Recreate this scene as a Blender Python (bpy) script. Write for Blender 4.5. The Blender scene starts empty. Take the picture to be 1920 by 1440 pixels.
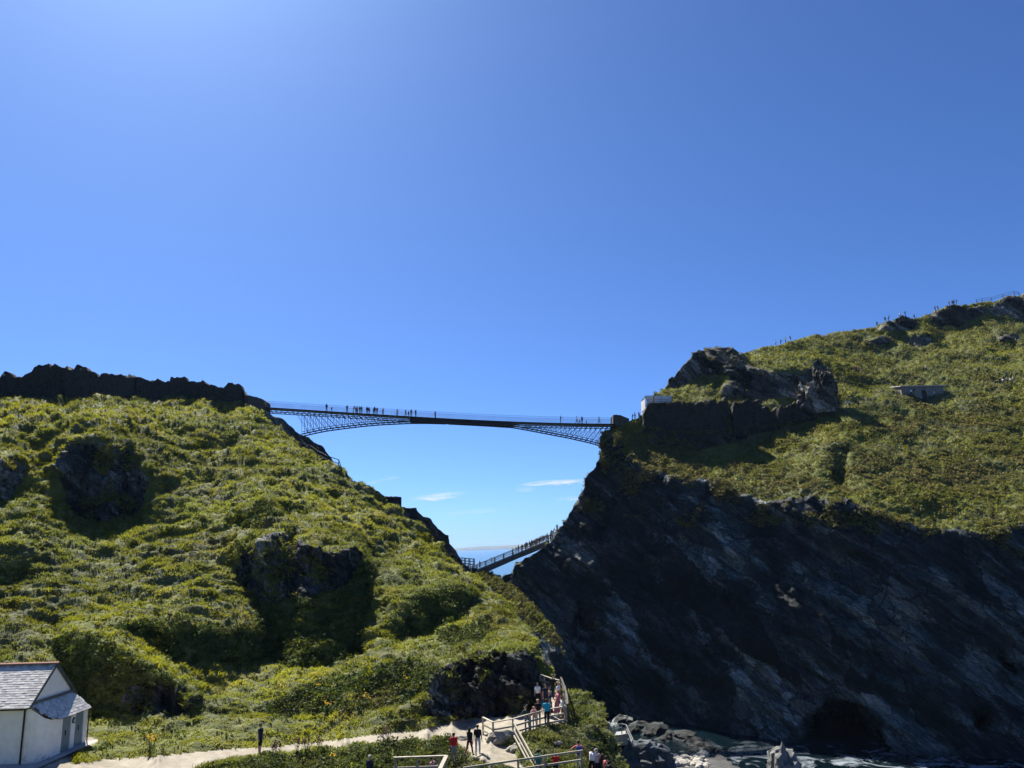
import bpy, bmesh, math, random
import numpy as np
from mathutils import Vector, Matrix

R = math.radians
rng = np.random.default_rng(7)
random.seed(7)
scene = bpy.context.scene
COL = scene.collection

# ------------------------------------------------------------------ camera
FPX, CX, CY = 1450.0, 960.0, 720.0            # focal length and centre in photo pixels (1920 x 1440)
PITCH, ROLL = math.atan(306 / 1450), R(1.7)
CAM = np.array([0.0, 0.0, 30.0])              # eye 30 m above the sea
f_ = np.array([0, math.cos(PITCH), math.sin(PITCH)])
u0 = np.array([0, -math.sin(PITCH), math.cos(PITCH)])
x_ = np.array([1.0, 0, 0])
r_ = math.cos(ROLL) * x_ - math.sin(ROLL) * u0
u_ = math.sin(ROLL) * x_ + math.cos(ROLL) * u0
cam_d = bpy.data.cameras.new('camera')
cam = bpy.data.objects.new('camera', cam_d)
COL.objects.link(cam)
cam.matrix_world = Matrix(((r_[0], u_[0], -f_[0], CAM[0]), (r_[1], u_[1], -f_[1], CAM[1]),
                           (r_[2], u_[2], -f_[2], CAM[2]), (0, 0, 0, 1)))
cam_d.sensor_width = 36
cam_d.lens = FPX / 1920 * 36
cam_d.clip_start = 0.5
cam_d.clip_end = 90000
scene.camera = cam

# ------------------------------------------------------------------ light
SUN_EL, SUN_AZ = R(50), R(-30)                # azimuth from +Y, negative = to the left
SUN_DIR = Vector((math.sin(SUN_AZ) * math.cos(SUN_EL), math.cos(SUN_AZ) * math.cos(SUN_EL), math.sin(SUN_EL)))
world = bpy.data.worlds.new('World')
scene.world = world
world.use_nodes = True
SKY_STRENGTH, SUN_STRENGTH, EXPOSURE = 0.05, 5.0, 1.26
sun_d = bpy.data.lights.new('sun', 'SUN')
sun_d.energy = SUN_STRENGTH
sun_d.angle = R(0.5)
sun_d.color = (1.0, 0.955, 0.87)
sun = bpy.data.objects.new('sun', sun_d)
COL.objects.link(sun)
sun.rotation_euler = SUN_DIR.to_track_quat('Z', 'Y').to_euler()
vs = scene.view_settings
vs.view_transform = 'Standard'
vs.look = 'None'
vs.exposure = EXPOSURE
vs.gamma = 1
vs.use_curve_mapping = False
scene.cycles.max_bounces = 6
scene.cycles.transparent_max_bounces = 4


class NT:
    """small helper round a node tree"""
    def __init__(s, tree):
        s.t = tree
        s.n = tree.nodes
        s.l = tree.links

    def add(s, typ, **kw):
        n = s.n.new(typ)
        for k, v in kw.items():
            setattr(n, k, v)
        return n

    def put(s, sock, v):
        if hasattr(v, 'links') or isinstance(v, bpy.types.NodeSocket):
            s.l.new(v, sock)
        else:
            sock.default_value = v

    def math(s, op, a, b=0.0, clamp=False):
        n = s.add('ShaderNodeMath', operation=op, use_clamp=clamp)
        s.put(n.inputs[0], a)
        s.put(n.inputs[1], b)
        return n.outputs[0]

    def mix(s, f, a, b, blend='MIX'):
        n = s.add('ShaderNodeMix', data_type='RGBA', blend_type=blend)
        s.put(n.inputs[0], f)
        s.put(n.inputs[6], a if not isinstance(a, tuple) else a + (1,) * (4 - len(a)))
        s.put(n.inputs[7], b if not isinstance(b, tuple) else b + (1,) * (4 - len(b)))
        return n.outputs[2]

    def noise(s, vec, scale, detail=4, rough=0.55, dist=0.0):
        n = s.add('ShaderNodeTexNoise')
        s.l.new(vec, n.inputs['Vector'])
        n.inputs['Scale'].default_value = scale
        n.inputs['Detail'].default_value = detail
        n.inputs['Roughness'].default_value = rough
        n.inputs['Distortion'].default_value = dist
        return n.outputs['Fac']

    def ramp(s, fac, *stops):
        n = s.add('ShaderNodeValToRGB')
        while len(n.color_ramp.elements) < len(stops):
            n.color_ramp.elements.new(0.5)
        for e, (p, c) in zip(n.color_ramp.elements, stops):
            e.position = p
            e.color = (c, c, c, 1) if not isinstance(c, tuple) else c + (1,) * (4 - len(c))
        s.l.new(fac, n.inputs[0])
        return n.outputs[0]

    def maprange(s, v, a, b, c=0.0, d=1.0, smooth=True):
        n = s.add('ShaderNodeMapRange', interpolation_type='SMOOTHSTEP' if smooth else 'LINEAR')
        s.put(n.inputs[0], v)
        for i, k in enumerate((a, b, c, d)):
            n.inputs[i + 1].default_value = k
        return n.outputs[0]


def build_world():
    t = NT(world.node_tree)
    t.n.clear()
    out = t.add('ShaderNodeOutputWorld')
    bg = t.add('ShaderNodeBackground')
    sky = t.add('ShaderNodeTexSky', sky_type='NISHITA')
    sky.sun_disc = False
    sky.sun_elevation = SUN_EL
    sky.sun_rotation = SUN_AZ
    sky.altitude = 30
    sky.air_density = 0.6
    sky.dust_density = 0.6
    sky.ozone_density = 6.0
    # a few thin streaks of cloud low over the sea
    tc = t.add('ShaderNodeTexCoord')
    sep = t.add('ShaderNodeSeparateXYZ')
    t.l.new(tc.outputs['Generated'], sep.inputs[0])
    x, y, z = sep.outputs
    az = t.math('ARCTAN2', x, y)
    el = t.math('ARCSINE', z)
    comb = t.add('ShaderNodeCombineXYZ')
    t.put(comb.inputs[0], t.math('MULTIPLY', az, 14.0))
    t.put(comb.inputs[1], t.math('MULTIPLY', el, 90.0))
    nz = t.noise(comb.outputs[0], 2.4, 7, 0.66, 0.5)
    nzc = t.math('SUBTRACT', nz, 0.5)
    total = None
    def px_dir(px, py):
        d = f_ + r_ * (px - CX) / FPX + u_ * (CY - py) / FPX
        d /= np.linalg.norm(d)
        return math.atan2(d[0], d[1]), math.asin(d[2])
    for px, py, w, h, tilt, amp in ((822, 931, 58, 7.5, 0.10, 0.75), (1040, 905, 75, 5.5, 0.03, 0.95), (720, 900, 40, 3.5, 0.2, 0.25),
                                    (1075, 935, 40, 3, 0.0, 0.45), (880, 960, 90, 5, 0.06, 0.18), (985, 918, 25, 6, 0, 0.22)):
        a0, e0 = px_dir(px, py)
        da = t.math('SUBTRACT', az, a0)
        de = t.math('SUBTRACT', t.math('SUBTRACT', el, e0), t.math('MULTIPLY', da, tilt))
        de = t.math('ADD', de, t.math('MULTIPLY', nzc, 16.0 / FPX))
        q = t.math('ADD', t.math('POWER', t.math('ABSOLUTE', t.math('DIVIDE', da, w / FPX)), 2.0),
                   t.math('POWER', t.math('ABSOLUTE', t.math('DIVIDE', de, h / FPX)), 2.0))
        m = t.math('MULTIPLY', t.maprange(q, 1.0, 0.0), amp)
        total = m if total is None else t.math('MAXIMUM', total, m)
    total = t.math('MULTIPLY', total, t.maprange(nz, 0.30, 0.66, 0.12, 1.0), clamp=True)
    sk = t.mix(1.0, sky.outputs[0], (0.665, 0.955, 1.33), 'MULTIPLY')
    cl = t.mix(total, sk, (7.6, 7.9, 8.2))
    t.l.new(cl, bg.inputs['Color'])
    bg.inputs['Strength'].default_value = SKY_STRENGTH
    t.l.new(bg.outputs[0], out.inputs['Surface'])


build_world()


# ------------------------------------------------------------------ pixel helpers
def rays(px, py):
    a = (np.asarray(px, float) - CX) / FPX
    b = (CY - np.asarray(py, float)) / FPX
    d = f_ + a[..., None] * r_ + b[..., None] * u_
    return d / d[..., 1:2]                      # normalised so that y = 1


def P(px, py, D):
    """the point at depth D (metres along +Y) on the ray through a photo pixel"""
    return CAM + rays(px, py) * np.asarray(D, float)[..., None]


def V(px, py, D):
    return Vector(P(np.float64(px), np.float64(py), np.float64(D)))


def pix(p):
    d = np.asarray(p, float) - CAM
    w = d @ f_
    return CX + FPX * (d @ r_) / w, CY - FPX * (d @ u_) / w


def inside(poly, px, py):
    poly = np.asarray(poly, float)
    res = np.zeros(np.shape(px), bool)
    x0, y0 = poly[-1]
    for x1, y1 in poly:
        c = (y1 > py) != (y0 > py)
        with np.errstate(divide='ignore', invalid='ignore'):
            xx = (x0 - x1) * (py - y1) / (y0 - y1 + 1e-12) + x1
        res ^= c & (px < xx)
        x0, y0 = x1, y1
    return res


# ------------------------------------------------------------------ noise
_perm = np.random.default_rng(3).permutation(256)
_perm = np.concatenate([_perm, _perm, _perm])
_grad = np.random.default_rng(4).normal(size=(256, 3))
_grad /= np.linalg.norm(_grad, axis=1)[:, None]


def perlin(p):
    p = np.asarray(p, float)
    i = np.floor(p).astype(int)
    f = p - i
    i &= 255
    w = f * f * f * (f * (f * 6 - 15) + 10)
    out = 0
    for dx in (0, 1):
        for dy in (0, 1):
            for dz in (0, 1):
                h = _perm[_perm[_perm[i[..., 0] + dx] + i[..., 1] + dy] + i[..., 2] + dz]
                g = _grad[h]
                v = g[..., 0] * (f[..., 0] - dx) + g[..., 1] * (f[..., 1] - dy) + g[..., 2] * (f[..., 2] - dz)
                ww = (w[..., 0] if dx else 1 - w[..., 0]) * (w[..., 1] if dy else 1 - w[..., 1]) * (w[..., 2] if dz else 1 - w[..., 2])
                out = out + v * ww
    return out * 1.5


def fbm(p, oct=4, lac=2.03, gain=0.5, ridged=False):
    a, s, tot = 1.0, 0.0, 0.0
    p = np.array(p, float)
    for k in range(oct):
        n = perlin(p + 17.3 * k)
        if ridged:
            n = 0.5 - np.abs(n) * 1.4
        s = s + a * n
        tot += a
        a *= gain
        p = p * lac
    return s / tot


# ------------------------------------------------------------------ materials
MATS = {}


def mat(name, build):
    if name not in MATS:
        m = bpy.data.materials.new(name)
        m.use_nodes = True
        t = NT(m.node_tree)
        t.n.clear()
        o = t.add('ShaderNodeOutputMaterial')
        build(t, o)
        MATS[name] = m
    return MATS[name]


def principled(t, out, color, rough=0.8, bump=None, bstr=0.3, bdist=0.05, metallic=0.0, spec=0.3):
    b = t.add('ShaderNodeBsdfPrincipled')
    t.put(b.inputs['Base Color'], color if not isinstance(color, tuple) else color + (1,) * (4 - len(color)))
    t.put(b.inputs['Roughness'], rough)
    b.inputs['Metallic'].default_value = metallic
    b.inputs['Specular IOR Level'].default_value = spec
    if bump is not None:
        bn = t.add('ShaderNodeBump')
        bn.inputs['Strength'].default_value = bstr
        bn.inputs['Distance'].default_value = bdist
        t.l.new(bump, bn.inputs['Height'])
        t.l.new(bn.outputs[0], b.inputs['Normal'])
    t.l.new(b.outputs[0], out.inputs['Surface'])
    return b


def pos(t):
    return t.add('ShaderNodeNewGeometry').outputs['Position']


def strata_vec(t, sx=1.0, sy=1.0, sz=1.0, rot=(0, 0, 0)):
    m = t.add('ShaderNodeMapping')
    m.inputs['Rotation'].default_value = rot
    t.l.new(pos(t), m.inputs['Vector'])
    m2 = t.add('ShaderNodeMapping')
    m2.inputs['Scale'].default_value = (sx, sy, sz)
    t.l.new(m.outputs[0], m2.inputs['Vector'])
    return m2.outputs[0]


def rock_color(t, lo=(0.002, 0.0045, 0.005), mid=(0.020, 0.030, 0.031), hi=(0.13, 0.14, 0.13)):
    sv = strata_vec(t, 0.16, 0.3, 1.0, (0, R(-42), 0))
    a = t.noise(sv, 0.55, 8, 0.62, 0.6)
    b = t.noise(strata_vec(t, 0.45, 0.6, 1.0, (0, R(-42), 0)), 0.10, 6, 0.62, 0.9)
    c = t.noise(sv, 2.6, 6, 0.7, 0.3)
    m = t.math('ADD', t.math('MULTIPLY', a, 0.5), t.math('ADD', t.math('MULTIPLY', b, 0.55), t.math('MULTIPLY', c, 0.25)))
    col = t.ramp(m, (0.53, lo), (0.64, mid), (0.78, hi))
    fine = t.noise(strata_vec(t, 0.5, 1.0, 2.2, (0, R(-42), 0)), 2.4, 5, 0.75, 0.4)
    col = t.mix(1.0, col, t.ramp(fine, (0.36, 0.35), (0.5, 0.9), (0.66, 1.7)), 'MULTIPLY')
    for scl, amt, crk in ((0.16, 0.75, 0.03), (0.62, 0.6, 0.05)):
        wob = t.add('ShaderNodeVectorMath', operation='ADD')
        t.l.new(strata_vec(t, 0.36, 0.5, 1.0, (0, R(-42), 0)), wob.inputs[0])
        nn_ = t.add('ShaderNodeTexNoise')
        t.l.new(pos(t), nn_.inputs['Vector'])
        nn_.inputs['Scale'].default_value = scl * 1.6
        nn_.inputs['Detail'].default_value = 5
        sc_ = t.add('ShaderNodeVectorMath', operation='SCALE')
        t.l.new(nn_.outputs['Color'], sc_.inputs[0])
        sc_.inputs['Scale'].default_value = 1.1 / scl * 0.55
        t.l.new(sc_.outputs[0], wob.inputs[1])
        vc = t.add('ShaderNodeTexVoronoi')
        ve = t.add('ShaderNodeTexVoronoi', feature='DISTANCE_TO_EDGE')
        for q in (vc, ve):
            t.l.new(wob.outputs[0], q.inputs['Vector'])
            q.inputs['Scale'].default_value = scl
        sp = t.add('ShaderNodeSeparateColor')
        t.l.new(vc.outputs['Color'], sp.inputs[0])
        f = t.maprange(sp.outputs[0], 0.0, 1.0, 1.0 - amt, 1.0 + amt * 1.3, smooth=False)
        f = t.math('MULTIPLY', f, t.maprange(ve.outputs['Distance'], 0.0, crk, 0.25, 1.0))
        v = t.add('ShaderNodeVectorMath', operation='SCALE')
        t.l.new(col, v.inputs[0])
        t.l.new(f, v.inputs['Scale'])
        col = v.outputs[0]
    vein = t.ramp(t.noise(strata_vec(t, 0.12, 0.3, 2.0, (0, R(-42), 0)), 2.1, 5, 0.75, 0.2), (0.70, 0.0), (0.78, 0.5))
    col = t.mix(vein, col, (0.13, 0.13, 0.12))
    h = t.math('ADD', t.math('MULTIPLY', a, 1.0), t.math('MULTIPLY', c, 0.7))
    return col, h


def m_rock(t, o):
    col, h = rock_color(t)
    principled(t, o, col, 0.75, h, 0.9, 0.5)


def m_rock_hill(t, o):
    col, h = rock_color(t, (0.010, 0.013, 0.012), (0.050, 0.056, 0.052), (0.15, 0.155, 0.145))
    fis = t.noise(strata_vec(t, 1.0, 1.0, 0.22), 1.3, 6, 0.7, 0.6)
    col = t.mix(1.0, col, t.ramp(fis, (0.36, 0.15), (0.5, 0.9), (0.7, 1.6)), 'MULTIPLY')
    principled(t, o, col, 0.8, t.math('ADD', h, t.math('MULTIPLY', fis, 1.5)), 1.0, 0.5, spec=0.2)


def m_grass_ground(t, o):
    """turf with bare rock where the rock attribute says so"""
    p = pos(t)
    n1 = t.noise(p, 0.09, 4, 0.55, 0.5)
    n2 = t.noise(p, 0.7, 6, 0.7, 0.3)
    g = t.ramp(n2, (0.3, (0.045, 0.056, 0.018)), (0.52, (0.12, 0.132, 0.03)), (0.75, (0.22, 0.215, 0.065)))
    g2 = t.ramp(n2, (0.3, (0.045, 0.058, 0.024)), (0.7, (0.15, 0.15, 0.07)))
    g = t.mix(t.ramp(n1, (0.42, 0.0), (0.6, 1.0)), g, g2)
    col, h = rock_color(t, (0.016, 0.016, 0.013), (0.065, 0.06, 0.048), (0.17, 0.155, 0.125))
    at = t.add('ShaderNodeAttribute', attribute_name='rock')
    rk = t.math('ADD', at.outputs['Fac'], t.math('MULTIPLY', t.math('SUBTRACT', t.noise(p, 0.7, 4, 0.6), 0.5), 0.7))
    rk = t.maprange(rk, 0.42, 0.58)
    c = t.mix(rk, g, col)
    hh = t.math('ADD', t.math('MULTIPLY', t.noise(p, 2.2, 5, 0.65), 1.0), t.math('MULTIPLY', t.math('MULTIPLY', h, rk), 1.0))
    principled(t, o, c, 0.85, hh, 0.9, 0.35, spec=0.15)


def m_leaf(base, base2, tr, dry=(0.16, 0.13, 0.04), wavelength=0.07):
    def b(t, o):
        at = t.add('ShaderNodeAttribute', attribute_name='tint')
        p = pos(t)
        n = t.noise(p, wavelength, 4, 0.6, 0.6)
        c = t.mix(t.ramp(n, (0.38, 0.0), (0.62, 1.0)), base, base2)
        c = t.mix(t.math('MULTIPLY', t.ramp(t.noise(p, wavelength * 3.1, 4, 0.6), (0.52, 0.0), (0.7, 1.0)), 0.65), c, dry)
        sc = t.math('ADD', t.math('MULTIPLY', at.outputs['Fac'], 1.0), 0.5)
        v = t.add('ShaderNodeVectorMath', operation='SCALE')
        t.l.new(c, v.inputs[0])
        t.l.new(sc, v.inputs['Scale'])
        d = t.add('ShaderNodeBsdfDiffuse')
        tl = t.add('ShaderNodeBsdfTranslucent')
        gl = t.add('ShaderNodeBsdfGlossy')
        gl.inputs['Roughness'].default_value = 0.6
        gl.inputs['Color'].default_value = (0.75, 0.8, 0.7, 1)
        t.l.new(v.outputs[0], d.inputs['Color'])
        v2 = t.mix(1.0, v.outputs[0], (1.2, 1.2, 0.62), 'MULTIPLY')
        t.l.new(v2, tl.inputs['Color'])
        m1 = t.add('ShaderNodeMixShader')
        m1.inputs[0].default_value = tr
        t.l.new(d.outputs[0], m1.inputs[1])
        t.l.new(tl.outputs[0], m1.inputs[2])
        m2 = t.add('ShaderNodeMixShader')
        m2.inputs[0].default_value = 0.015
        t.l.new(m1.outputs[0], m2.inputs[1])
        t.l.new(gl.outputs[0], m2.inputs[2])
        t.l.new(m2.outputs[0], o.inputs['Surface'])
    return b


def m_path(t, o):
    p = pos(t)
    n = t.noise(p, 1.3, 6, 0.65)
    n2 = t.noise(p, 14, 3, 0.7)
    c = t.ramp(n, (0.3, (0.22, 0.19, 0.145)), (0.6, (0.33, 0.295, 0.235)), (0.8, (0.39, 0.355, 0.29)))
    c = t.mix(t.ramp(n2, (0.52, 0.0), (0.7, 0.5)), c, (0.14, 0.12, 0.095))
    c = t.mix(t.ramp(t.noise(p, 0.35, 6, 0.7, 0.5), (0.52, 0.0), (0.68, 0.6)), c, (0.17, 0.15, 0.10))
    principled(t, o, c, 0.9, n2, 0.5, 0.04, spec=0.1)


def m_wall_stone(lo, hi, joint=(0.02, 0.02, 0.02), course=5.0):
    def b(t, o):
        p = strata_vec(t, 1.6, 1.6, course)
        a = t.noise(p, 1.0, 4, 0.7)
        br = t.add('ShaderNodeTexVoronoi', feature='DISTANCE_TO_EDGE')
        t.l.new(p, br.inputs['Vector'])
        br.inputs['Scale'].default_value = 1.0
        vc = t.add('ShaderNodeTexVoronoi')
        t.l.new(p, vc.inputs['Vector'])
        s = t.add('ShaderNodeSeparateColor')
        t.l.new(vc.outputs['Color'], s.inputs[0])
        c = t.mix(t.math('ADD', t.math('MULTIPLY', s.outputs[0], 0.6), t.math('MULTIPLY', a, 0.4)), lo, hi)
        j = t.maprange(br.outputs['Distance'], 0.0, 0.07)
        c = t.mix(j, joint, c)
        c = t.mix(t.ramp(t.noise(pos(t), 0.5, 5, 0.6), (0.55, 0.0), (0.7, 0.55)), c, (0.035, 0.042, 0.012))
        h = t.math('ADD', t.math('MULTIPLY', j, 0.6), t.math('MULTIPLY', s.outputs[0], 0.6))
        principled(t, o, c, 0.85, h, 1.0, 0.12, spec=0.15)
    return b


def m_plain(color, rough=0.7, var=0.25, scale=3.0, metallic=0.0, bstr=0.15, spec=0.25):
    def b(t, o):
        tc = t.add('ShaderNodeTexCoord')
        n = t.noise(tc.outputs['Object'], scale, 5, 0.62)
        lo = tuple(c * (1 - var) for c in color)
        hi = tuple(min(1, c * (1 + var)) for c in color)
        c = t.ramp(n, (0.3, lo), (0.7, hi))
        principled(t, o, c, rough, n, bstr, 0.02, metallic, spec)
    return b


def m_wood(color):
    def b(t, o):
        tc = t.add('ShaderNodeTexCoord')
        oi = t.add('ShaderNodeObjectInfo')
        n = t.noise(pos(t), 2.5, 5, 0.65)
        n2 = t.noise(tc.outputs['Object'], 30, 3, 0.6)
        c = t.ramp(n, (0.25, tuple(k * 0.6 for k in color)), (0.75, tuple(k * 1.25 for k in color)))
        c = t.mix(t.math('MULTIPLY', oi.outputs['Random'], 0.45), c, tuple(k * 0.45 for k in color))
        principled(t, o, c, 0.75, n2, 0.3, 0.01, spec=0.2)
    return b


def cmat(color, rough=0.8, var=0.12):
    return mat('cloth_%02x%02x%02x' % tuple(int(255 * min(1, c)) for c in color), m_plain(color, rough, var, 9.0))


# ------------------------------------------------------------------ object helpers
def tag(o, label=None, cat=None, group=None, kind=None):
    if label:
        o['label'] = label
    if cat:
        o['category'] = cat
    if group:
        o['group'] = group
    if kind:
        o['kind'] = kind
    return o


def link(o, parent=None):
    COL.objects.link(o)
    if parent is not None:
        o.parent = parent
    return o


def empty(name, loc=(0, 0, 0), rz=0.0, parent=None):
    o = bpy.data.objects.new(name, None)
    o.location = loc
    o.rotation_euler = (0, 0, rz)
    o.empty_display_size = 0.2
    return link(o, parent)


def np_mesh(name, verts, faces, smooth=False, attrs=None):
    """faces: (n,3) or (n,4) int array"""
    me = bpy.data.meshes.new(name)
    verts = np.ascontiguousarray(verts, np.float32)
    faces = np.ascontiguousarray(faces, np.int32)
    k = faces.shape[1]
    me.vertices.add(len(verts))
    me.vertices.foreach_set('co', verts.ravel())
    me.loops.add(faces.size)
    me.loops.foreach_set('vertex_index', faces.ravel())
    me.polygons.add(len(faces))
    me.polygons.foreach_set('loop_start', np.arange(0, faces.size, k, dtype=np.int32))
    me.polygons.foreach_set('loop_total', np.full(len(faces), k, np.int32))
    if smooth:
        me.polygons.foreach_set('use_smooth', np.ones(len(faces), bool))
    for n, a in (attrs or {}).items():
        at = me.attributes.new(n, 'FLOAT', 'POINT')
        at.data.foreach_set('value', np.ascontiguousarray(a, np.float32))
    me.update()
    me.validate()
    return me


def basis(o):
    m = Matrix.Identity(4)
    while o is not None:
        m = Matrix.LocRotScale(o.location, o.rotation_euler, o.scale) @ m
        o = o.parent
    return m


def obj(name, me, material=None, parent=None, loc=None, world=False):
    """world: the mesh was made in world coordinates and is brought into its parent's frame"""
    o = bpy.data.objects.new(name, me)
    if world and parent is not None:
        me.transform(basis(parent).inverted())
    if material is not None and not me.materials:
        me.materials.append(material)
    if loc is not None:
        o.location = loc
    return link(o, parent)


class MB:
    """collects simple solids into one mesh"""
    def __init__(s):
        s.v, s.f = [], []

    def add(s, vs, fs):
        b = len(s.v)
        s.v += [tuple(v) for v in vs]
        s.f += [tuple(i + b for i in f) for f in fs]
        return s

    def hexa(s, q):
        """8 corners: bottom ring 0-3, top ring 4-7 (counter-clockwise from above)"""
        return s.add(q, [(3, 2, 1, 0), (4, 5, 6, 7), (0, 1, 5, 4), (1, 2, 6, 5), (2, 3, 7, 6), (3, 0, 4, 7)])

    def box(s, c, d, ax=None):
        X, Y, Z = ax if ax else (Vector((1, 0, 0)), Vector((0, 1, 0)), Vector((0, 0, 1)))
        c = Vector(c)
        h = [k / 2 for k in d]
        q = []
        for sz in (-1, 1):
            for sx, sy in ((-1, -1), (1, -1), (1, 1), (-1, 1)):
                q.append(c + X * sx * h[0] + Y * sy * h[1] + Z * sz * h[2])
        return s.hexa(q)

    def beam(s, a, b, w, h=None, up=(0, 0, 1)):
        """square bar from a to b"""
        a, b = Vector(a), Vector(b)
        h = w if h is None else h
        z = (b - a)
        L = z.length
        z.normalize()
        up = Vector(up)
        if abs(z.dot(up)) > 0.98:
            up = Vector((0, 1, 0))
        x = up.cross(z).normalized()
        y = z.cross(x)
        return s.box((a + b) / 2, (w, h, L), (x, y, z))

    def tube(s, a, b, r0, r1=None, n=6):
        a, b = Vector(a), Vector(b)
        r1 = r0 if r1 is None else r1
        z = (b - a).normalized()
        up = Vector((0, 0, 1)) if abs(z.z) < 0.95 else Vector((0, 1, 0))
        x = up.cross(z).normalized()
        y = z.cross(x)
        vs = []
        for p, r in ((a, r0), (b, r1)):
            for i in range(n):
                an = 2 * math.pi * i / n
                vs.append(p + (x * math.cos(an) + y * math.sin(an)) * r)
        fs = [(i, (i + 1) % n, n + (i + 1) % n, n + i) for i in range(n)]
        fs += [tuple(range(n - 1, -1, -1)), tuple(range(n, 2 * n))]
        return s.add(vs, fs)

    def mesh(s, name, smooth=False):
        me = bpy.data.meshes.new(name)
        me.from_pydata(s.v, [], s.f)
        if smooth:
            me.polygons.foreach_set('use_smooth', [True] * len(me.polygons))
        me.update()
        return me

    def build(s, name, material, parent=None, smooth=False, world=True):
        return obj(name, s.mesh(name, smooth), material, parent, world=world)


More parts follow.
